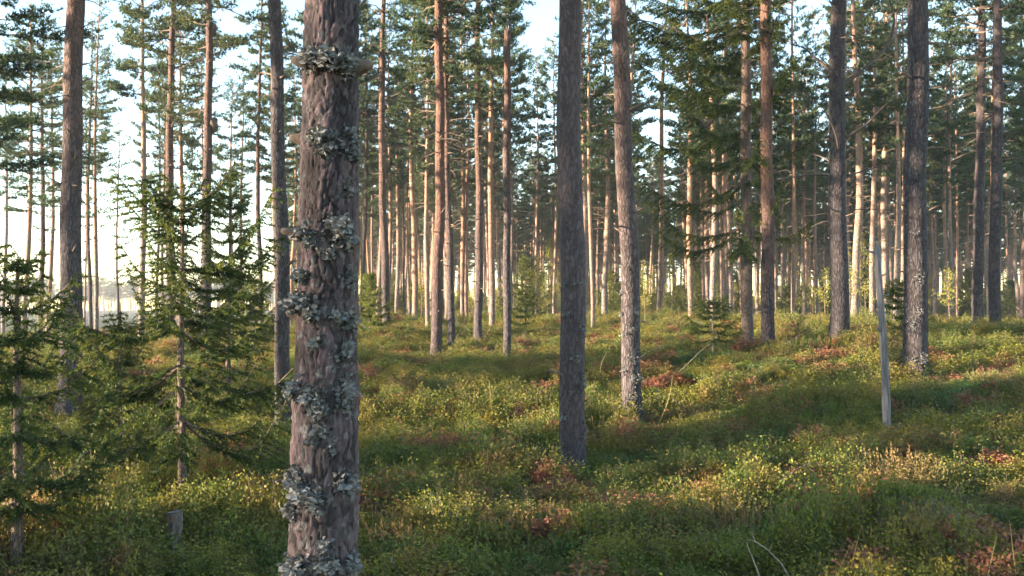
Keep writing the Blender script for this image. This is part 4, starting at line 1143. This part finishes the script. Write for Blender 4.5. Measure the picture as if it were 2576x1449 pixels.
def scatter_object(name, label, protos, P, rot, scl, idx):
    """one object: points carrying turned, scaled copies of a few small plants"""
    me = bpy.data.meshes.new(name)
    me.vertices.add(len(P)); me.vertices.foreach_set('co', np.asarray(P, dtype=np.float32).ravel())
    a = me.attributes.new('rot', 'FLOAT_VECTOR', 'POINT'); a.data.foreach_set('vector', np.asarray(rot, dtype=np.float32).ravel())
    a = me.attributes.new('scl', 'FLOAT_VECTOR', 'POINT'); a.data.foreach_set('vector', np.asarray(scl, dtype=np.float32).ravel())
    a = me.attributes.new('pick', 'INT', 'POINT'); a.data.foreach_set('value', np.asarray(idx, dtype=np.int32))
    me.update()
    o = link(name, me); tag(o, label, name.replace('_', ' '), None, 'stuff')
    c = bpy.data.collections.new(name + '_plants')
    for k, m in enumerate(protos):
        c.objects.link(bpy.data.objects.new(f'{name}_{k:02d}', m))
    ng = bpy.data.node_groups.new(name, 'GeometryNodeTree')
    ng.interface.new_socket('Geometry', in_out='INPUT', socket_type='NodeSocketGeometry')
    ng.interface.new_socket('Geometry', in_out='OUTPUT', socket_type='NodeSocketGeometry')
    N, L = ng.nodes, ng.links
    gi, go = N.new('NodeGroupInput'), N.new('NodeGroupOutput')
    ci = N.new('GeometryNodeCollectionInfo'); ci.inputs['Collection'].default_value = c
    ci.inputs['Separate Children'].default_value = True; ci.inputs['Reset Children'].default_value = True
    ip = N.new('GeometryNodeInstanceOnPoints'); ip.inputs['Pick Instance'].default_value = True
    def attr(nm, typ):
        x = N.new('GeometryNodeInputNamedAttribute'); x.data_type = typ; x.inputs['Name'].default_value = nm
        return next(s for s in x.outputs if s.enabled and s.name == 'Attribute')
    L.new(gi.outputs[0], ip.inputs['Points']); L.new(ci.outputs[0], ip.inputs['Instance'])
    L.new(attr('pick', 'INT'), ip.inputs['Instance Index'])
    e2r = N.new('FunctionNodeEulerToRotation'); L.new(attr('rot', 'FLOAT_VECTOR'), e2r.inputs[0])
    L.new(e2r.outputs[0], ip.inputs['Rotation']); L.new(attr('scl', 'FLOAT_VECTOR'), ip.inputs['Scale'])
    L.new(ip.outputs[0], go.inputs[0])
    md = o.modifiers.new('plants', 'NODES'); md.node_group = ng
    return o

def wedge(rng, n, d0, d1, half=0.64, power=1.0):
    d = np.sqrt(rng.uniform(d0 ** 2, d1 ** 2, n)); a = rng.uniform(-half, half, n)
    return np.stack([d * np.sin(a), d * np.cos(a)], 1), d

rng = np.random.default_rng(77)
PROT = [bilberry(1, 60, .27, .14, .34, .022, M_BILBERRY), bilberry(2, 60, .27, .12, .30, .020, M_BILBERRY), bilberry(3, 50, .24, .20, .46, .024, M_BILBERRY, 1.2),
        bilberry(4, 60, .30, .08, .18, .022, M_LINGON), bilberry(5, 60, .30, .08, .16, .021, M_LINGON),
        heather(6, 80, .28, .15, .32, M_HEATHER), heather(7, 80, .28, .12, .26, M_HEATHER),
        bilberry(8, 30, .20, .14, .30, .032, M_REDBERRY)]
sets = [wedge(rng, 620, 2.6, 9.5), wedge(rng, 1700, 9.5, 20), wedge(rng, 3200, 20, 38), wedge(rng, 3200, 38, 75)]
P2, S, I = [], [], []
for k, (xy, d) in enumerate(sets):
    n = len(xy)
    f1 = vnoise(xy[:, 0] * .45 + 7, xy[:, 1] * .45); f2 = vnoise(xy[:, 0] * .8 + 30, xy[:, 1] * .8 + 4); f3 = vnoise(xy[:, 0] * 1.2 + 50, xy[:, 1] * 1.2 + 21)
    u = rng.random(n)
    idx = np.where(u < .62 + f1 * .6, rng.integers(0, 3, n), np.where(f2 > .13, rng.integers(5, 7, n), rng.integers(3, 5, n)))
    idx = np.where(rng.random(n) < np.where(f3 > .15, .2, .07), 7, idx)
    belt = (d > 6.8) & (d < 9.6) & (xy[:, 0] > -2.6) & (vnoise(xy[:, 0] * .8 + 11, xy[:, 1] * .8 + 3) > -.12)  # real plants, gathered so their warm colour strengthens the sunlit band
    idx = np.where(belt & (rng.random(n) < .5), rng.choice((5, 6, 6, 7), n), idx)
    s = (1.0, 1.15, 1.5, 2.1)[k] * rng.uniform(.75, 1.3, n)
    hz = np.where(d < 6.6, .65, 1.0) * (1.0, 1.0, 1.0, 1.1)[k] * rng.uniform(.7, 1.25, n) * (1 + .85 * vnoise(xy[:, 0] * .9, xy[:, 1] * .9 + 40))
    z = ground_z(xy[:, 0], xy[:, 1])
    P2.append(np.column_stack([xy, z])); S.append(np.column_stack([s, s, hz])); I.append(idx)
P2 = np.concatenate(P2); S = np.concatenate(S); I = np.concatenate(I)
_sx = at(440, 1288, 6.9).x
keep = ~((np.abs(P2[:, 0] - _sx * P2[:, 1] / 6.9) < .16) & (P2[:, 1] > 6.55) & (P2[:, 1] < 7.1))
P2, S, I = P2[keep], S[keep], I[keep]
rot = np.column_stack([rng.normal(size=len(P2)) * .08, rng.normal(size=len(P2)) * .08, rng.random(len(P2)) * 6.28])
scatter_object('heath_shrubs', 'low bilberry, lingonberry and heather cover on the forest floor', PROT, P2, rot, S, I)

MS = [moss(21, 900, .32, M_MOSS), moss(22, 900, .32, M_MOSS, .1)]
xy, d = wedge(rng, 1200, 2.6, 26)
z = ground_z(xy[:, 0], xy[:, 1])
scatter_object('moss', 'yellow-green feather moss between the low shrubs', MS, np.column_stack([xy, z]), np.column_stack([np.zeros((len(xy), 2)), rng.random(len(xy)) * 6.28]), np.repeat(rng.uniform(.7, 1.5, len(xy))[:, None], 3, 1), rng.integers(0, 2, len(xy)))

# mossy hummock in the shrubs
def hummock(X, Y, d, w, h, label):
    b = at(X, Y, d); b.z = gz(b.x, b.y) - .05
    root = thing('mossy_hummock', b, label, 'hummock')
    g = Geo(); nu, nv = 28, 12; rng = np.random.default_rng(4)
    V = []
    for a in range(nv + 1):
        for c in range(nu):
            th = c / nu * 6.283; t = a / nv
            rr = w * math.cos(t * 1.5) ** .55 * (1 + .10 * math.sin(th * 3 + 1) + .05 * math.sin(th * 7))
            V.append((rr * math.cos(th), rr * .7 * math.sin(th), h * math.sin(t * 1.57) + .02 * rng.normal()))
    F = [(a * nu + c, a * nu + (c + 1) % nu, (a + 1) * nu + (c + 1) % nu, (a + 1) * nu + c) for a in range(nv) for c in range(nu)]
    g.add(V, F)
    link('mound', g.mesh('hummock_mound', [plain_mat('peat', (.10, .08, .04), .5, 12)], True), root)
    V = np.array(V); n = 9000
    pick = V[rng.integers(0, len(V), n)] + rng.normal(size=(n, 3)) * .02
    gm = Geo()
    leaves(gm, pick, rng.normal(size=(n, 3)) * .5 + unit(pick) * .8, .022, .009, 0, np.clip(rng.normal(.5, .22, n), 0, 1), rng)
    link('moss', gm.mesh('hummock_moss', [M_MOSS]), root)
hummock(2290, 1345, 6.6, .36, .46, 'mossy tan hummock bulging out of the dark shrubs below the sunlit bank')

# ------------------------------------------------------------------ the wood beyond
def merged(me_a, me_b, mats=None):
    """trunk and crown as one mesh for the wood that reads as one mass"""
    g = Geo()
    for k, me in enumerate((me_a, me_b)):
        V = np.empty(len(me.vertices) * 3, dtype=np.float32); me.vertices.foreach_get('co', V); V = V.reshape(-1, 3)
        ti = np.empty(len(V), dtype=np.float32); me.attributes['tint'].data.foreach_get('value', ti)
        for size in (3, 4):
            F = np.array([tuple(p.vertices) for p in me.polygons if len(p.vertices) == size])
            if len(F) == 0: continue
            mi = np.array([p.material_index for p in me.polygons if len(p.vertices) == size])
            for m in np.unique(mi):
                g.add(V, F[mi == m], 0 if k == 0 else 1 + int(m), ti)
    return g.mesh('far_pine', mats or [me_a.materials[0], M_PINE, M_TWIG])
FAR = [merged(TRUNKS[2], CROWNS[1]), merged(TRUNKS[0], CROWNS[5]), merged(TRUNKS[4], CROWNS[2])]
rng = np.random.default_rng(91)
n = 460
d = np.sqrt(rng.uniform(90 ** 2, 170 ** 2, n)); Xp = rng.uniform(715, 2700, n)
xs = (Xp - 1288) * K / FOC * d
z = ground_z(xs, d)
s = rng.uniform(.8, 1.1, n)
scatter_object('distant_wood', 'distant pine wood closing the view behind the sunlit grove', FAR, np.column_stack([xs, d, z]), np.column_stack([np.zeros((n, 2)), rng.random(n) * 6.28]), np.column_stack([s, s, s]), rng.integers(0, 3, n))
n = 240
d = rng.uniform(330, 420, n); Xp = rng.uniform(-250, 760, n)
xs = (Xp - 1288) * K / FOC * d
z = ground_z(xs, d)
s = rng.uniform(.55, .95, n)
scatter_object('distant_treeline', 'low bluish tree line far across the open ground', FAR, np.column_stack([xs, d, z]), np.column_stack([np.zeros((n, 2)), rng.random(n) * 6.28]), np.column_stack([s * 2.2, s * 2.2, s]), rng.integers(0, 3, n))

rng = np.random.default_rng(92)
n = 700
d = np.sqrt(rng.uniform(52 ** 2, 150 ** 2, n)); Xp = rng.uniform(720, 2700, n)
xs = (Xp - 1288) * K / FOC * d
UND = [merged(BIR[0][0], BIR[0][1], [M_TWIG, M_BIRCH]), merged(BIR[1][0], BIR[1][1], [M_TWIG, M_BIRCH]), SAP[0], SAP[1]]
s = rng.uniform(.6, 1.25, n)
scatter_object('distant_undergrowth', 'yellow-green undergrowth of saplings filling the far wood below the crowns', UND, np.column_stack([xs, d, ground_z(xs, d)]), np.column_stack([np.zeros((n, 2)), rng.random(n) * 6.28]), np.column_stack([s * 1.2, s * 1.2, s]), rng.integers(0, 4, n))

# ------------------------------------------------------------------ thin haze box, added to veil dark far crowns in place of camera glare
g = Geo()
x0, x1, y0, y1, z0, z1 = -330, 330, -60, 460, -6, 24
g.add([(x, y, z) for z in (z0, z1) for y in (y0, y1) for x in (x0, x1)], [(0, 2, 3, 1), (4, 5, 7, 6), (0, 1, 5, 4), (2, 6, 7, 3), (0, 4, 6, 2), (1, 3, 7, 5)])
hm = bpy.data.materials.new('veil_haze'); hm.use_nodes = True
ht = hm.node_tree; ht.nodes.remove(ht.nodes['Principled BSDF'])
pv = ht.nodes.new('ShaderNodeVolumePrincipled'); pv.inputs['Color'].default_value = (.92, .95, 1, 1); pv.inputs['Density'].default_value = HAZE; pv.inputs['Anisotropy'].default_value = 0.0
ht.links.new(pv.outputs[0], ht.nodes['Material Output'].inputs['Volume'])
tag(link('haze', g.mesh('haze', [hm])), kind='stuff')
